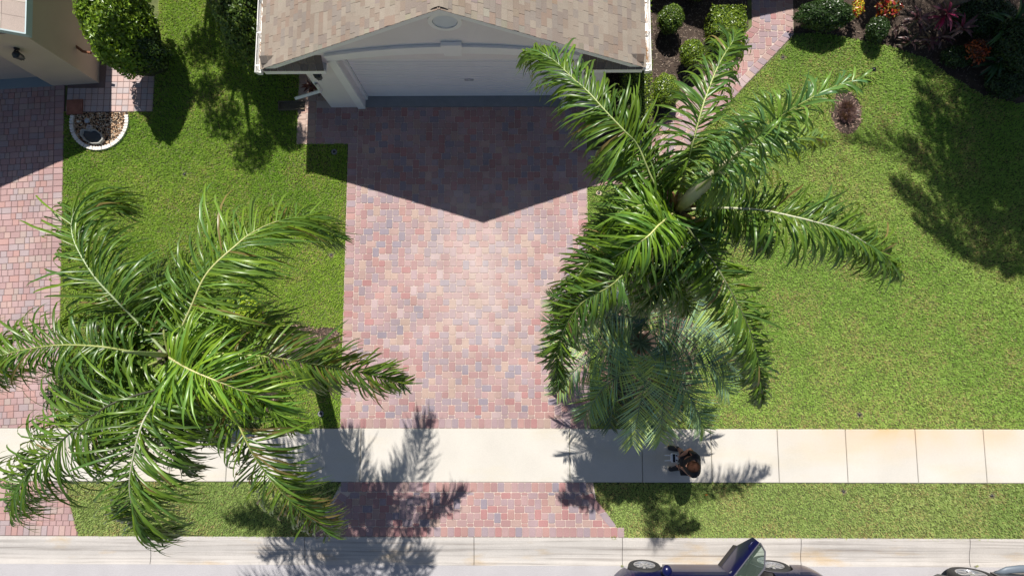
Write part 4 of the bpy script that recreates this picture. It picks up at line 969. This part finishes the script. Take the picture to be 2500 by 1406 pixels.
mb = MB(); mb.box(2.27, 2.77, 4.9, 8.9, 0, .8); mb.build('dark_core', M_core, h_)  # solid near-black block standing in for the hedge's shaded inside
bush('tall_shrub', (-8.05, 6.65, 1.28), (.50, 1.0, 1.22), 9500, [(.16, .27, .02), (.22, .33, .03), (.11, .2, .018)], 'big bright green shrub against the tan neighbour house', 'shrub', seed=11, size=.085)
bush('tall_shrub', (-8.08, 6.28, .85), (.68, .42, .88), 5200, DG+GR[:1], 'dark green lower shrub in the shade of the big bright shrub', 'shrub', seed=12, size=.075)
bush('tall_shrub', (-5.5, 7.0, 1.15), (.62, 1.25, 1.15), 9000, GR+[(.12, .2, .03)], 'dark leafy shrub along the left side of the garage', 'shrub', seed=13, size=.07)
bush('yellow_bush', Pz(590, 770, .55), (.50, .40, .36), 4200, [(.33, .46, .03), (.26, .38, .02), (.40, .5, .05)], 'bright yellow green bush under the left palm fronds on the lawn side', seed=14, size=.055)
bush('yellow_bush', Pz(540, 1000, .5), (.55, .38, .42), 3800, [(.28, .40, .03), (.2, .32, .02)], 'yellow green bush under the left palm close to the sidewalk', seed=15, size=.055)
bush('yellow_bush', Pz(410, 760, .45), (.45, .40, .36), 3000, [(.28, .40, .03), (.22, .34, .02)], 'yellow green bush deep under the left palm nearest the neighbour driveway', seed=16, size=.055)
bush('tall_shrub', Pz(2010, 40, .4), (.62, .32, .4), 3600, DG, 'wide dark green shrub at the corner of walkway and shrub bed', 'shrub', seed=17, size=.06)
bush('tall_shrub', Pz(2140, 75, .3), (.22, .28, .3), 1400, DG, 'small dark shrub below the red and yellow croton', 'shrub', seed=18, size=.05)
CR = [(.28, .02, .012), (.30, .07, .01), (.34, .22, .02), (.2, .015, .015), (.05, .08, .02), (.05, .03, .02)]
bush('croton', Pz(2168, 22, .5), (.27, .25, .2), 420, CR, 'red orange and yellow croton bush lit by the sun at the top', 'croton bush', seed=19, size=.085, core=False, shell=.3)
bush('croton', Pz(2092, 22, .4), (.14, .22, .18), 200, [(.6, .45, .03), (.45, .05, .02), (.4, .4, .04)], 'small yellow and red croton left of the brighter one', 'croton bush', seed=20, size=.07, core=False, shell=.3)
bush('croton', Pz(2385, 128, .4), (.25, .28, .18), 260, [(.42, .10, .02), (.35, .06, .02), (.12, .04, .02)], 'orange croton in deep shade on the right of the bed', 'croton bush', seed=21, size=.08, core=False, shell=.3)
def cordyline(c, n, L, cols, label, seed, w=.028):
    rs = random.Random(seed); root = empty('cordyline', (c[0], c[1], 0), label, 'cordyline plant')
    m = MB(); m.tube([(c[0], c[1], -.02), c], .02, 6); m.build('stem', M_bark, root)
    for k in range(n):
        a = rs.uniform(0, 6.28); el = rs.uniform(.1, 1.2); d = Vector((math.cos(a)*math.cos(el), math.sin(a)*math.cos(el), math.sin(el))); p = Vector(c)+Vector((0, 0, rs.uniform(-.12, .02))); rows = []; ll = L*rs.uniform(.7, 1.1)
        for q in range(6):
            sd = d.cross(Vector((0, 0, 1))).normalized(); ww = w*(.35, .9, 1.15, 1, .6, .05)[q]; rows += [p-sd*ww, p+Vector((0, 0, -.25*ww)), p+sd*ww]; p = p+d*ll/5; d = (d+Vector((0, 0, -.28))).normalized()
        m = MB(); m.add(rows, [(q*3+i, q*3+i+1, q*3+i+4, q*3+i+3) for q in range(5) for i in (0, 1)], rs.choice(cols)); m.build('leaf', M_leaf, root, loc=c, smooth=True)
PU = [(.12, .05, .06), (.20, .12, .12), (.08, .03, .04)]; PK = [(.45, .03, .12), (.3, .04, .1), (.14, .04, .06), (.5, .12, .2)]
cordyline(Pz(2245, 45, .5), 20, .36, PU, 'dull purple leaved plant left of the pink one', 31)
cordyline(Pz(2310, 35, .6), 24, .40, PK+PU, 'plant with dark purple and vivid pink leaves', 32)
cordyline(Pz(2300, 90, .35), 14, .3, PU, 'small purple leaved plant below the pink leaved one', 33)
cordyline(Pz(2270, 100, .3), 14, .3, PU[:2]+[(.2, .14, .08)], 'brownish purple plant at the edge of the bed by the lawn', 34)
cordyline(Pz(762, 212, .45), 16, .26, [(.10, .035, .04), (.16, .06, .06)], 'dark red leaved plant beside the downspout at the garage corner', 35)
cordyline(Pz(2470, 60, .7), 18, .7, [(.03, .09, .03), (.05, .12, .03)], 'dark green strap leaved plant in the top right corner', 36, w=.03)
cordyline(Pz(2440, 150, .5), 16, .5, [(.03, .08, .03), (.02, .06, .02)], 'dark green strap leaved plant in the shade right of the orange croton', 37, w=.03)
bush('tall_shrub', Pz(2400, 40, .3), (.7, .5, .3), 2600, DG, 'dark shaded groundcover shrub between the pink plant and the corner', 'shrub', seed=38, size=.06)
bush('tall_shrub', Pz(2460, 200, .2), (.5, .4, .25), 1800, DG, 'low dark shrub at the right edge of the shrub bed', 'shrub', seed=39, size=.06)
cordyline(Pz(2225, 100, .25), 14, .3, [(.10, .09, .05), (.14, .08, .08)], 'low olive brown plant nearest the lawn edge in the shrub bed', 40)
cordyline(Pz(2350, 70, .5), 18, .36, PU+[(.2, .03, .07)], 'dark purple plant right of the vivid pink one', 41)
cordyline(Pz(2200, 60, .3), 12, .28, [(.16, .12, .1), (.10, .06, .06)], 'small dusty purple plant between the red croton and the purple plants', 42)
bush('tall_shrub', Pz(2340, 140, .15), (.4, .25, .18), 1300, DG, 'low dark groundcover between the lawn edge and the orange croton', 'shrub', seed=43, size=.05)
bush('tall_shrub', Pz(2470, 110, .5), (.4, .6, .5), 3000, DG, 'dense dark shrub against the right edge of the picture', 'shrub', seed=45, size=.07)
# purple fountain grass clump in its mulch ring
rs = random.Random(44); mb = MB(); c0 = Vector((mound.x, mound.y, 0))
for k in range(900):
    a = rs.uniform(0, 6.28); rr = rs.random()**.6*.16; p = c0+Vector((rr*math.cos(a), rr*math.sin(a)*1.25, 0)); d = Vector((math.cos(a)*rr*2, math.sin(a)*rr*2, 1)).normalized(); d += Vector([rs.gauss(0, .25) for _ in range(3)]); d.normalize(); rows = []
    L = rs.uniform(.08, .20)
    for q in range(4):
        sd = Vector((-math.sin(a), math.cos(a), 0))*.006*(1, 1, .7, .1)[q]; rows += [p-sd, p+sd]; p = p+d*L/3; d = (d+Vector((0, 0, -.4))).normalized()
    mb.add(rows, [(q*2, q*2+1, q*2+3, q*2+2) for q in range(3)], rs.choice([(.13, .08, .09), (.20, .12, .11), (.09, .05, .06), (.26, .17, .14)]))
mb.build('purple_grass_clump', M_leaf, loc=tuple(c0), label='purple brown ornamental grass clump on the lawn under the frond tips', cat='ornamental grass')
# black spotlight
sp = P(2112, 184, .0); r_ = empty('garden_spotlight', sp, 'small glossy black spotlight on a bent stem in the right lawn', 'spotlight')
b = MB(); b.tube([(0, 0, -.02), (0, 0, .12), (.03, .02, .2)], .009, 6); o = b.build('stem', M_black); o.parent = r_
b = MB(); b.lathe((.04, .02, .22), [(0, -.07), (.03, -.06), (.042, .0), (.05, .06), (.044, .058), (0, .03)], 16, M=Matrix.Rotation(.9, 4, 'Y')); o = b.build('lamp_head', mat('gloss_black', (.012, .012, .015), .12), smooth=True); o.parent = r_
b = MB(); b.tube([(-.0, 0, .1), (-.07, .01, .13), (-.12, -.03, .05), (-.13, -.05, -.02)], .005, 5); o = b.build('cable', M_black); o.parent = r_

# broadleaf trees behind the frame on the left, shading the side lawn
def tree(base, h, lumps, n, label, seed):
    rs = random.Random(seed); base = Vector(base); root = empty('shade_tree', base, label, 'tree'); m = MB(); top = base+Vector((0, 0, h))
    m.tube([base, base.lerp(top, .5)+Vector((.05, 0, 0)), top], [.11, .08, .03], 10)
    for l in lumps: m.tube([base+Vector((0, 0, h*.55)), (base+Vector((0, 0, h*.6))).lerp(base+Vector(l[:3]), .6), base+Vector(l[:3])], [.05, .035, .015], 6)
    m.build('trunk', M_bark, root, smooth=True); mb = MB()
    for l in lumps: leaves(mb, base+Vector(l[:3]), (l[3], l[3], l[3]*.8), n, .10, GR, rs, shell=.25)
    mb.build('crown', M_leaf, root, kind='stuff')
tree((-6.6, 8.15, 0), 5.6, [(-.55, .1, 5.2, .5), (.45, .0, 5.5, .45), (0, -.1, 6.1, .5), (.9, .1, 5.9, .35), (-.9, .3, 4.4, .4), (.2, .3, 4.2, .45), (-.2, 0, 3.4, .3)], 650, 'slender tree behind the top edge shading the side lawn', 81)
tree((-7.4, 9.6, 0), 5.2, [(-.3, .1, 4.8, .5), (.45, .0, 5.1, .45), (0, -.1, 4.1, .5), (.6, .1, 3.4, .4)], 650, 'second slender tree behind the top edge near the neighbour house', 82)
tree((-5.55, 8.6, 0), 5.0, [(.3, .1, 4.8, .45), (-.45, .0, 5.1, .4), (0, -.1, 4.1, .5), (-.3, .1, 3.0, .4)], 600, 'third slender tree behind the top edge beside the garage', 83)
tree((10.6, 8.9, 0), 4.6, [(-1.9, 0, 3.4, .75), (-.7, -.2, 3.9, .85), (.6, 0, 4.0, .85), (1.8, .1, 3.7, .8), (-.2, -1.0, 3.2, .7), (1.2, -.9, 3.1, .7), (2.6, -.4, 3.3, .8), (-2.9, .5, 3.0, .5)], 1300, 'broad unseen tree added behind the shrub bed to keep it in shade', 84)  # out of view, added for more shade on the shrub bed
for a, b_, sz, lab in ((1498, 1312, .09, 'star shaped weed growing at the curb edge below the driveway apron'), (1519, 1381, .05, 'small yellow green weed in a curb joint left of the blue car'), (2385, 1381, .06, 'small yellow green weed in a curb joint above the charcoal truck')):
    p = P(a, b_); b = MB(); rs = random.Random(a)
    for k in range(12):
        t = k*.55+rs.uniform(0, .3); L = sz*rs.uniform(.6, 1); d = Vector((math.cos(t), math.sin(t)*.8, .25)); sd = Vector((-d.y, d.x, 0))*.07*L
        b.add([Vector((0, 0, -.02)), d*L*.5+sd*1.2, d*L-Vector((0, 0, L*.1)), d*L*.5-sd*1.2], [(0, 1, 2, 3)], rs.choice([(.22, .28, .05), (.3, .3, .08), (.16, .22, .04)]))
    o = b.build('weed', M_leaf, label=lab, cat='weed'); o.location = p
# fallen leaf
p = P(1724, 1207, .03); b = MB(); b.add([(-.03, 0, 0), (0, -.018, .008), (.035, 0, 0), (0, .018, .01)], [(0, 1, 2, 3)]); o = b.build('fallen_leaf', mat('orange_leaf', (.6, .22, .03), .7), label='tiny orange fallen leaf on the verge below the person', cat='leaf'); o.location = p

# ---------------------------------------------------------------- person
def skin_mesh(name, joints, edges, m, parent, sub=2, root=0):
    me = bpy.data.meshes.new(name+'_s'); me.from_pydata([j[0] for j in joints], edges, []); o = bpy.data.objects.new(name+'_s', me); C.objects.link(o)
    sk = o.modifiers.new('s', 'SKIN'); sk.use_smooth_shade = True
    for i, j in enumerate(joints):
        r = j[1]; o.data.skin_vertices[0].data[i].radius = (r, r) if not hasattr(r, '__len__') else r
    o.data.skin_vertices[0].data[root].use_root = True
    ss = o.modifiers.new('u', 'SUBSURF'); ss.levels = sub; ss.render_levels = sub
    dg = bpy.context.evaluated_depsgraph_get(); m2 = bpy.data.meshes.new_from_object(o.evaluated_get(dg)); m2.name = name
    bpy.data.objects.remove(o); m2.materials.clear(); m2.materials.append(m)
    for p_ in m2.polygons: p_.use_smooth = True
    n = bpy.data.objects.new(name, m2); C.objects.link(n)
    if parent: n.parent = parent
    return n
PX0 = Vector((3.26, -2.17, 0))
M_skin = mat('skin', (.42, .21, .14), .5); M_shirt = mat('black_shirt', (.018, .017, .02), .85); M_shorts = mat('dark_shorts', (.02, .02, .025), .85); M_hair = mat('brown_hair', (.045, .02, .013), .95, spec=.1, bump=1, bscale=200, fine=.4, fscale=300)
per = empty('person', PX0, 'person in black shirt and dark shorts standing on the sidewalk holding a white remote controller', 'person')
hz = .06
J = {'pel': ((.06, 0, .92), (.13, .11)), 'sp': ((.06, .03, 1.1), (.12, .10)), 'ch': ((.03, .07, 1.28), (.12, .11)), 'nk': ((-.0, .09, 1.42), (.055, .055)), 'hd0': ((-.05, .095, 1.50), (.06, .065)), 'hd1': ((-.085, .10, 1.60), (.078, .092)), 'hd2': ((-.075, .10, 1.665), (.05, .06))}
order = ['pel', 'sp', 'ch', 'nk', 'hd0', 'hd1', 'hd2']
joints = [J[k] for k in order]; edges = [(i, i+1) for i in range(6)]
def chain(start, pts):
    a = start
    for p_ in pts: joints.append(p_); edges.append((a, len(joints)-1)); a = len(joints)-1
    return a
for s in (-1, 1):
    fy = (.17 if s > 0 else -.21)
    chain(0, [((.06, s*.10, .84), (.088, .088)), ((.03, fy*.85, .48), (.062, .062)), ((.07, fy, .26), (.052, .052)), ((.08, fy, .10), (.038, .038)), ((.0, fy+s*.01, .05), (.04, .03)), ((-.12, fy+s*.03, .035), (.038, .02))])
    sh = ((.04, .07+s*.175, 1.32), (.052, .052)); el = ((.03, .09+s*.235, 1.10), (.043, .043)) if s > 0 else ((.03, .06+s*.215, 1.10), (.043, .043))
    w_ = chain(2, [sh, el, ((-.09, .09+s*.14, 1.06), (.034, .034)), ((-.15, .09+s*.105, 1.06), (.026, .022)), ((-.19, .09+s*.095, 1.06), (.034, .016))])
body = skin_mesh('body', joints, edges, M_skin, per, 2)
for s in (-1, 1):
    for f in range(4):
        y0 = .09+s*(.115-.018*f); L = (.026, .03, .032, .027)[f]
        skin_mesh('finger', [((-.19, .09+s*.09, 1.058), .010), ((-.205-.006*f, .09+s*(.108-.012*f), 1.045-.004*f), .0095), ((-.215-.008*f, .09+s*(.095-.012*f), 1.02), .008), ((-.20-.008*f, .09+s*(.078-.010*f), 1.005), .007)], [(0, 1), (1, 2), (2, 3)], M_skin, body, 1)
    skin_mesh('thumb', [((-.17, .09+s*.09, 1.065), .011), ((-.175, .09+s*.072, 1.085), .010), ((-.19, .09+s*.055, 1.092), .008)], [(0, 1), (1, 2)], M_skin, body, 1)
# shirt, shorts, shoes
sj = [((.06, 0, .90), (.18, .16)), ((.06, .03, 1.1), (.18, .155)), ((.03, .07, 1.28), (.20, .175)), ((.01, .085, 1.385), (.10, .10))]; se = [(0, 1), (1, 2), (2, 3)]
for s in (-1, 1):
    a = 2
    for q in [((.04, .07+s*.175, 1.33), (.088, .088)), ((.035, .075+s*.215, 1.18), (.072, .072))]: sj.append(q); se.append((a, len(sj)-1)); a = len(sj)-1
skin_mesh('shirt', sj, se, M_shirt, per, 2)
sj = [((.06, 0, .90), (.17, .135))]; se = []
for s in (-1, 1):
    fy = (.17 if s > 0 else -.21); a = 0
    for q in [((.06, s*.10, .80), (.115, .115)), ((.035, fy*.85, .52), (.092, .092))]: sj.append(q); se.append((a, len(sj)-1)); a = len(sj)-1
skin_mesh('shorts', sj, se, M_shorts, per, 2)
for s in (-1, 1):
    fy = (.17 if s > 0 else -.21)
    skin_mesh('shoe', [((.11, fy, .06), (.06, .06)), ((.03, fy, .065), (.06, .065)), ((-.07, fy+s*.02, .055), (.062, .058)), ((-.15, fy+s*.035, .045), (.055, .045))], [(0, 1), (1, 2), (2, 3)], M_black, per, 2)
# face and hair
hc = Vector((-.075, .10, 1.605))
def hb(name, m, parts, par=None, smooth=True):
    b = MB()
    for c_, r in parts: b.ball(hc+Vector(c_), r, (1, 1, 1), 16, 12)
    o = b.build(name, m, None, smooth=smooth); o.parent = par or per; return o
hb('face', M_skin, [((-.03, 0, -.02), (.075, .07, .09)), ((-.105, 0, -.03), (.018, .013, .02)), ((0, .078, -.01), (.018, .01, .028)), ((0, -.078, -.01), (.018, .01, .028)), ((-.085, 0, -.07), (.02, .028, .009))])
hb('hair', M_hair, [((.008, 0, .035), (.12, .104, .112)), ((.04, 0, -.01), (.085, .088, .09))])
hb('eyes', M_black, [((-.095, .03, .0), (.008, .011, .007)), ((-.095, -.03, .0), (.008, .011, .007))])
pc = empty('remote_controller', P(1646, 1117, 1.12), 'white remote controller with two antennas and a dark phone clamped on it', 'controller')
M_wp = mat('white_plastic', (.78, .78, .82), .35)
b = MB(); b.prism([(-.05, -.085), (.05, -.075), (.06, -.05), (.06, .05), (.05, .075), (-.05, .085), (-.065, .06), (-.065, -.06)], -.025, .02); o = b.build('housing', M_wp); o.parent = pc
b = MB(); b.prism([(-.025, -.075), (.02, -.075), (.02, .075), (-.025, .075)], .03, .04, M=Matrix.Rotation(-.25, 4, 'Y')); o = b.build('phone', mat('phone_screen', (.008, .008, .01), .1)); o.parent = pc
for s in (-1, 1):
    b = MB(); b.tube([(-.06, s*.045, .0), (-.19, s*.05, .02)], [.011, .008], 8); o = b.build('antenna', M_wp, smooth=True); o.parent = pc
    b = MB(); b.lathe((.042, s*.045, .02), [(.016, 0), (.014, .008), (.005, .01), (.004, .026), (.009, .03), (0, .032)], 12); o = b.build('control_stick', M_black, smooth=True); o.parent = pc
b = MB(); b.tube([(-.05, -.07, 0), (-.10, -.12, -.01), (-.06, -.17, -.01), (.02, -.14, 0), (.05, -.06, 0)], .004, 5); o = b.build('strap', mat('strap', (.45, .4, .36), .7)); o.parent = pc

# ---------------------------------------------------------------- cars
def wheel(parent, c, r, spokes, side=1, width=.2, rimr=.66):
    w = empty('wheel', c); adopt(w, parent); Mx = Matrix.Rotation(-math.pi/2*side, 4, 'X')
    b = MB(); b.lathe((0, 0, 0), [(r*rimr, -.02), (r*rimr*1.02, .0), (r*.80, .012), (r*.93, .006), (r*.99, -.02), (r, -.06), (r, -width+.03), (r*.9, -width), (r*.5, -width)], 40, M=Mx); o = b.build('tyre', M_rubber, smooth=True); o.parent = w
    b = MB(); b.lathe((0, 0, 0), [(r*rimr, .004), (r*rimr*.93, -.002), (r*rimr*.90, -.05), (r*rimr*.85, -.09)], 40, M=Mx)
    for k in range(spokes):
        R_ = Mx @ Matrix.Rotation(2*math.pi*k/spokes, 4, 'Z'); a = r*.08; e = r*rimr*.92; ws = r*.055; we = r*.10
        vs = [R_ @ Vector(v) for v in [(a, -ws, -.005), (e, -we, -.012), (e, we, -.012), (a, ws, -.005), (a, -ws, -.03), (e, -we, -.045), (e, we, -.045), (a, ws, -.03)]]
        b.add(vs, [(0, 1, 2, 3), (0, 4, 5, 1), (3, 2, 6, 7), (1, 5, 6, 2)])
    b.lathe((0, 0, 0), [(0, .006), (r*.10, .004), (r*.17, -.008), (r*.17, -.03)], 20, M=Mx); o = b.build('rim', M_rim); o.parent = w
    b = MB(); b.lathe((0, 0, 0), [(0, -.10), (r*rimr*.88, -.10)], 24, M=Mx); o = b.build('brake_disc', M_plastic); o.parent = w
    return w
def car(name, label, x_front, length, yc, hw, wheels, r, paint, hood, roof_z, x_ws, x_roof0, x_roof1, x_rear, zg=-.045, open_door=None, belt=.92, grow=1.0, spokes=7):
    """front towards -x; cross sections every few centimetres with wheel arches cut into the lower edge"""
    root = empty(name, (x_front+length/2, yc, zg), label, 'car'); N_ = 72; xs = [x_front+length*i/N_ for i in range(N_+1)]
    def half(x):
        t = (x-x_front)/length; e = max(0, 1-t/.13); e2 = max(0, (t-.88)/.12); return hw*(1-.42*e**2.2-.30*e2**2.2)
    def top(x):
        if x < x_ws: t = (x-x_front)/(x_ws-x_front); return hood*(.62+.38*min(1, t*2.2)**.6)
        if x > x_rear: t = (x_front+length-x)/(x_front+length-x_rear); return belt*(.72+.28*min(1, t*2)**.5)
        return belt
    def rz(x):
        if x <= x_ws or x >= x_rear: return None
        if x < x_roof0: f = (x-x_ws)/(x_roof0-x_ws); return belt+(roof_z-belt)*math.sin(f*math.pi/2)
        if x > x_roof1: f = (x_rear-x)/(x_rear-x_roof1); return belt+(roof_z-belt)*math.sin(max(0, f)*math.pi/2)
        return roof_z
    def bot(x):
        z = .20
        for wx in wheels:
            R = r*1.16; d = abs(x-wx)
            if d < R: z = max(z, r+math.sqrt(R*R-d*d))
        return z
    secs = []
    for x in xs:
        h = half(x); zb = bot(x); zt = top(x); zb = min(zb, zt-.08); row = []
        for j in range(7):
            f = j/6; z = zb+(zt-zb)*f; bulge = 1-.045*(1-math.sin(math.pi*min(1, max(0, (z-.1)/max(.3, zt))*.9)))-.05*max(0, (z-.7*zt)/(.3*zt))**2
            row.append((h*bulge, z))
        rr = rz(x)
        if rr is None:
            for q in (.80, .45, 0): row.append((h*q, zt+.05*(1-q)))
            row.insert(7, (h*.9, zt+.012))
        else:
            g_ = max(.0, (rr-belt)/(roof_z-belt)); row += [(h*.90, belt+.01), (h*(.90-.14*g_), belt+(rr-belt)*.85), (h*(.90-.26*g_)*.92, rr), (0, rr+.03*g_)]
        secs.append(row)
    shell_, cabin, glass_, dark = MB(), MB(), MB(), MB(); K = len(secs[0])
    def V(i, j, s): return (xs[i], yc+s*secs[i][j][0], zg+secs[i][j][1])
    for i in range(N_):
        xm = (xs[i]+xs[i+1])/2; cab = x_ws < xs[i] and xs[i+1] < x_rear
        for s in (-1, 1):
            for j in range(K-1):
                if open_door and s > 0 and open_door[0] < xm < open_door[1] and 1 <= j < 9: continue
                q = [V(i, j, s), V(i+1, j, s), V(i+1, j+1, s), V(i, j+1, s)]
                if s < 0: q = q[::-1]
                tgt = shell_
                if j >= 7 and cab:
                    if j == 7: tgt = glass_ if x_roof0-.5 < xm < x_roof1+.45 and not any(abs(xm-pp) < .04 for pp in (x_roof0+.95, x_roof1-.05)) else shell_
                    elif j in (8, 9): tgt = glass_ if (xm < x_roof0 or xm > x_roof1) and j == 9 else cabin
                tgt.add(q, [(0, 1, 2, 3)])
            # sill lip and wheel housing
            dark.add([V(i, 0, s), V(i+1, 0, s), (xs[i+1], yc+s*.55*hw, zg+secs[i+1][0][1]+.02), (xs[i], yc+s*.55*hw, zg+secs[i][0][1]+.02)], [(0, 1, 2, 3)])
    dark.box(x_front+.15, x_front+length-.15, yc-.55*hw, yc+.55*hw, zg+.16, zg+.6)
    shell_.build('body', paint, root, smooth=True); cabin.build('roof', paint, root, smooth=True); glass_.build('windows', M_glassy, root, smooth=True); dark.build('underbody', M_plastic, root)
    for wx in wheels:
        for s in (-1, 1): wheel(root, (wx, yc+s*(hw+.0), zg+r), r, spokes, 1 if s > 0 else -1)
    for s in (-1, 1):
        b = MB(); mx = x_roof0-.62; b.ball((0, 0, 0), (.10, .11, .075), (1, 1, 1), 14, 10); b.tube([(.02, -s*.16, -.03), (0, -s*.05, -.01)], .03, 6); o = b.build('mirror', paint, None, smooth=True); o.location = (mx, yc+s*(hw+.11), zg+belt+.05); adopt(o, root)
        b = MB(); b.tube([(x_roof0+.62, yc+s*(hw+.015), zg+.80), (x_roof0+.66, yc+s*(hw+.04), zg+.80), (x_roof0+.80, yc+s*(hw+.04), zg+.80), (x_roof0+.84, yc+s*(hw+.015), zg+.80)], .012, 6); b.build('door_handle', M_rim, root)
        b = MB(); b.ball((x_front+.25, yc+s*hw*.62, zg+hood*.72), (.16, .14, .07), (1, 1, 1), 12, 8); b.build('headlight', mat('lamp_glass', (.6, .6, .62), .08) if 'lamp_glass' not in bpy.data.materials else bpy.data.materials['lamp_glass'], root, smooth=True)
        b = MB(); b.ball((x_front+length-.16, yc+s*hw*.66, zg+.72), (.10, .12, .08), (1, 1, 1), 12, 8); b.build('tail_light', mat('tail_red', (.35, .01, .01), .15) if 'tail_red' not in bpy.data.materials else bpy.data.materials['tail_red'], root, smooth=True)
    return root
bl = car('blue_car', 'dark blue car parked at the curb with its rear door open', 1.84, 4.3, -5.07, .83, (2.53, 5.10), .325, M_blue, .86, 1.45, 2.75, 3.45, 5.0, 5.75, open_door=(4.08, 4.92))
# the open rear door: hinge at its front edge
door = empty('rear_door', (4.06, -4.36, -.045)); adopt(door, bl); door.rotation_euler.z = math.radians(50)
def dpanel(b, pts, y0, y1):
    n = len(pts); vs = [(x, y0, z) for x, z in pts]+[(x, y1, z) for x, z in pts]
    b.add(vs, [tuple(range(n))[::-1], tuple(range(n, 2*n))]+[(i, (i+1) % n, n+(i+1) % n, n+i) for i in range(n)])
out_ = [(0, .30), (.55, .30), (.66, .36), (.74, .50), (.86, .62), (.92, .78), (.93, .93), (0, .93)]
b = MB(); nx, nz = 12, 8
def dz_(x):  # lower edge climbs round the wheel arch
    return .27 if x < .56 else .27+.40*((x-.56)/.37)**.8
vs = []
for i in range(nx+1):
    x = .93*i/nx
    for j in range(nz+1):
        z = dz_(x)+(.93-dz_(x))*j/nz; vs.append((x, .035+.05*math.sin(math.pi*min(1, (z-.1)/.95))-.03*max(0, (z-.8)/.13), z))
b.add(vs, [(i*(nz+1)+j, (i+1)*(nz+1)+j, (i+1)*(nz+1)+j+1, i*(nz+1)+j+1) for i in range(nx) for j in range(nz)])
o = b.build('door_skin', M_blue, None, smooth=True); o.parent = door
b = MB(); dpanel(b, [(0, .28), (.55, .28), (.68, .42), (.85, .62), (.92, .80), (.92, .92), (0, .92)], -.05, .03); o = b.build('door_trim', M_plastic, None); o.parent = door
b = MB(); dpanel(b, [(0.01, .22), (.56, .22), (.60, .36), (.01, .36)], .05, .085); o = b.build('sill_cladding', M_plastic, None); o.parent = door
fr = [(.02, .03, .94), (.10, -.03, 1.16), (.20, -.09, 1.36), (.62, -.09, 1.37), (.86, -.03, 1.15), (.93, .03, .94)]
b = MB(); b.tube(fr, .017, 6); b.tube([(.02, .045, .94), (.93, .045, .94)], .012, 6, (1, 1, 1)); o = b.build('window_frame', mat('dark_grey_trim', (.10, .10, .12), .3), None); o.parent = door
b = MB(); b.add([fr[0], fr[1], fr[2], fr[3], fr[4], fr[5]], [(0, 1, 2, 3, 4, 5)])
gm = mat('tinted_glass', (.30, .42, .36), .03); gm.node_tree.nodes['Principled BSDF'].inputs['Transmission Weight'].default_value = .85; gm.node_tree.nodes['Principled BSDF'].inputs['IOR'].default_value = 1.1
o = b.build('window_glass', gm, None); o.parent = door
b = MB(); b.tube([(.70, .075, .80), (.73, .10, .805), (.84, .10, .81), (.87, .075, .81)], .012, 6); o = b.build('handle', M_blue, None, smooth=True); o.parent = door
b = MB(); b.box(4.1, 4.9, -5.5, -4.6, .25, .5); b.box(4.75, 4.95, -5.5, -4.6, .5, 1.0); b.build('rear_seat', mat('grey_seat', (.16, .15, .14), .9), bl)
tk = car('charcoal_truck', 'charcoal pickup truck at the right edge of the road with a grey side step', 8.0, 5.4, -5.32, .96, (8.98, 12.3), .40, M_char, 1.10, 1.85, 9.7, 10.5, 11.6, 12.0, belt=1.15, spokes=6)
tk['category'] = 'truck'
b = MB(); b.tube([(9.55, -4.42, .22), (9.75, -4.32, .27), (10.0, -4.29, .28), (12.0, -4.29, .28)], [.05, .07, .075, .075], 10, sq=.5); b.build('side_step', mat('step_grey', (.13, .16, .20), .5, metal=.1), tk, smooth=True)
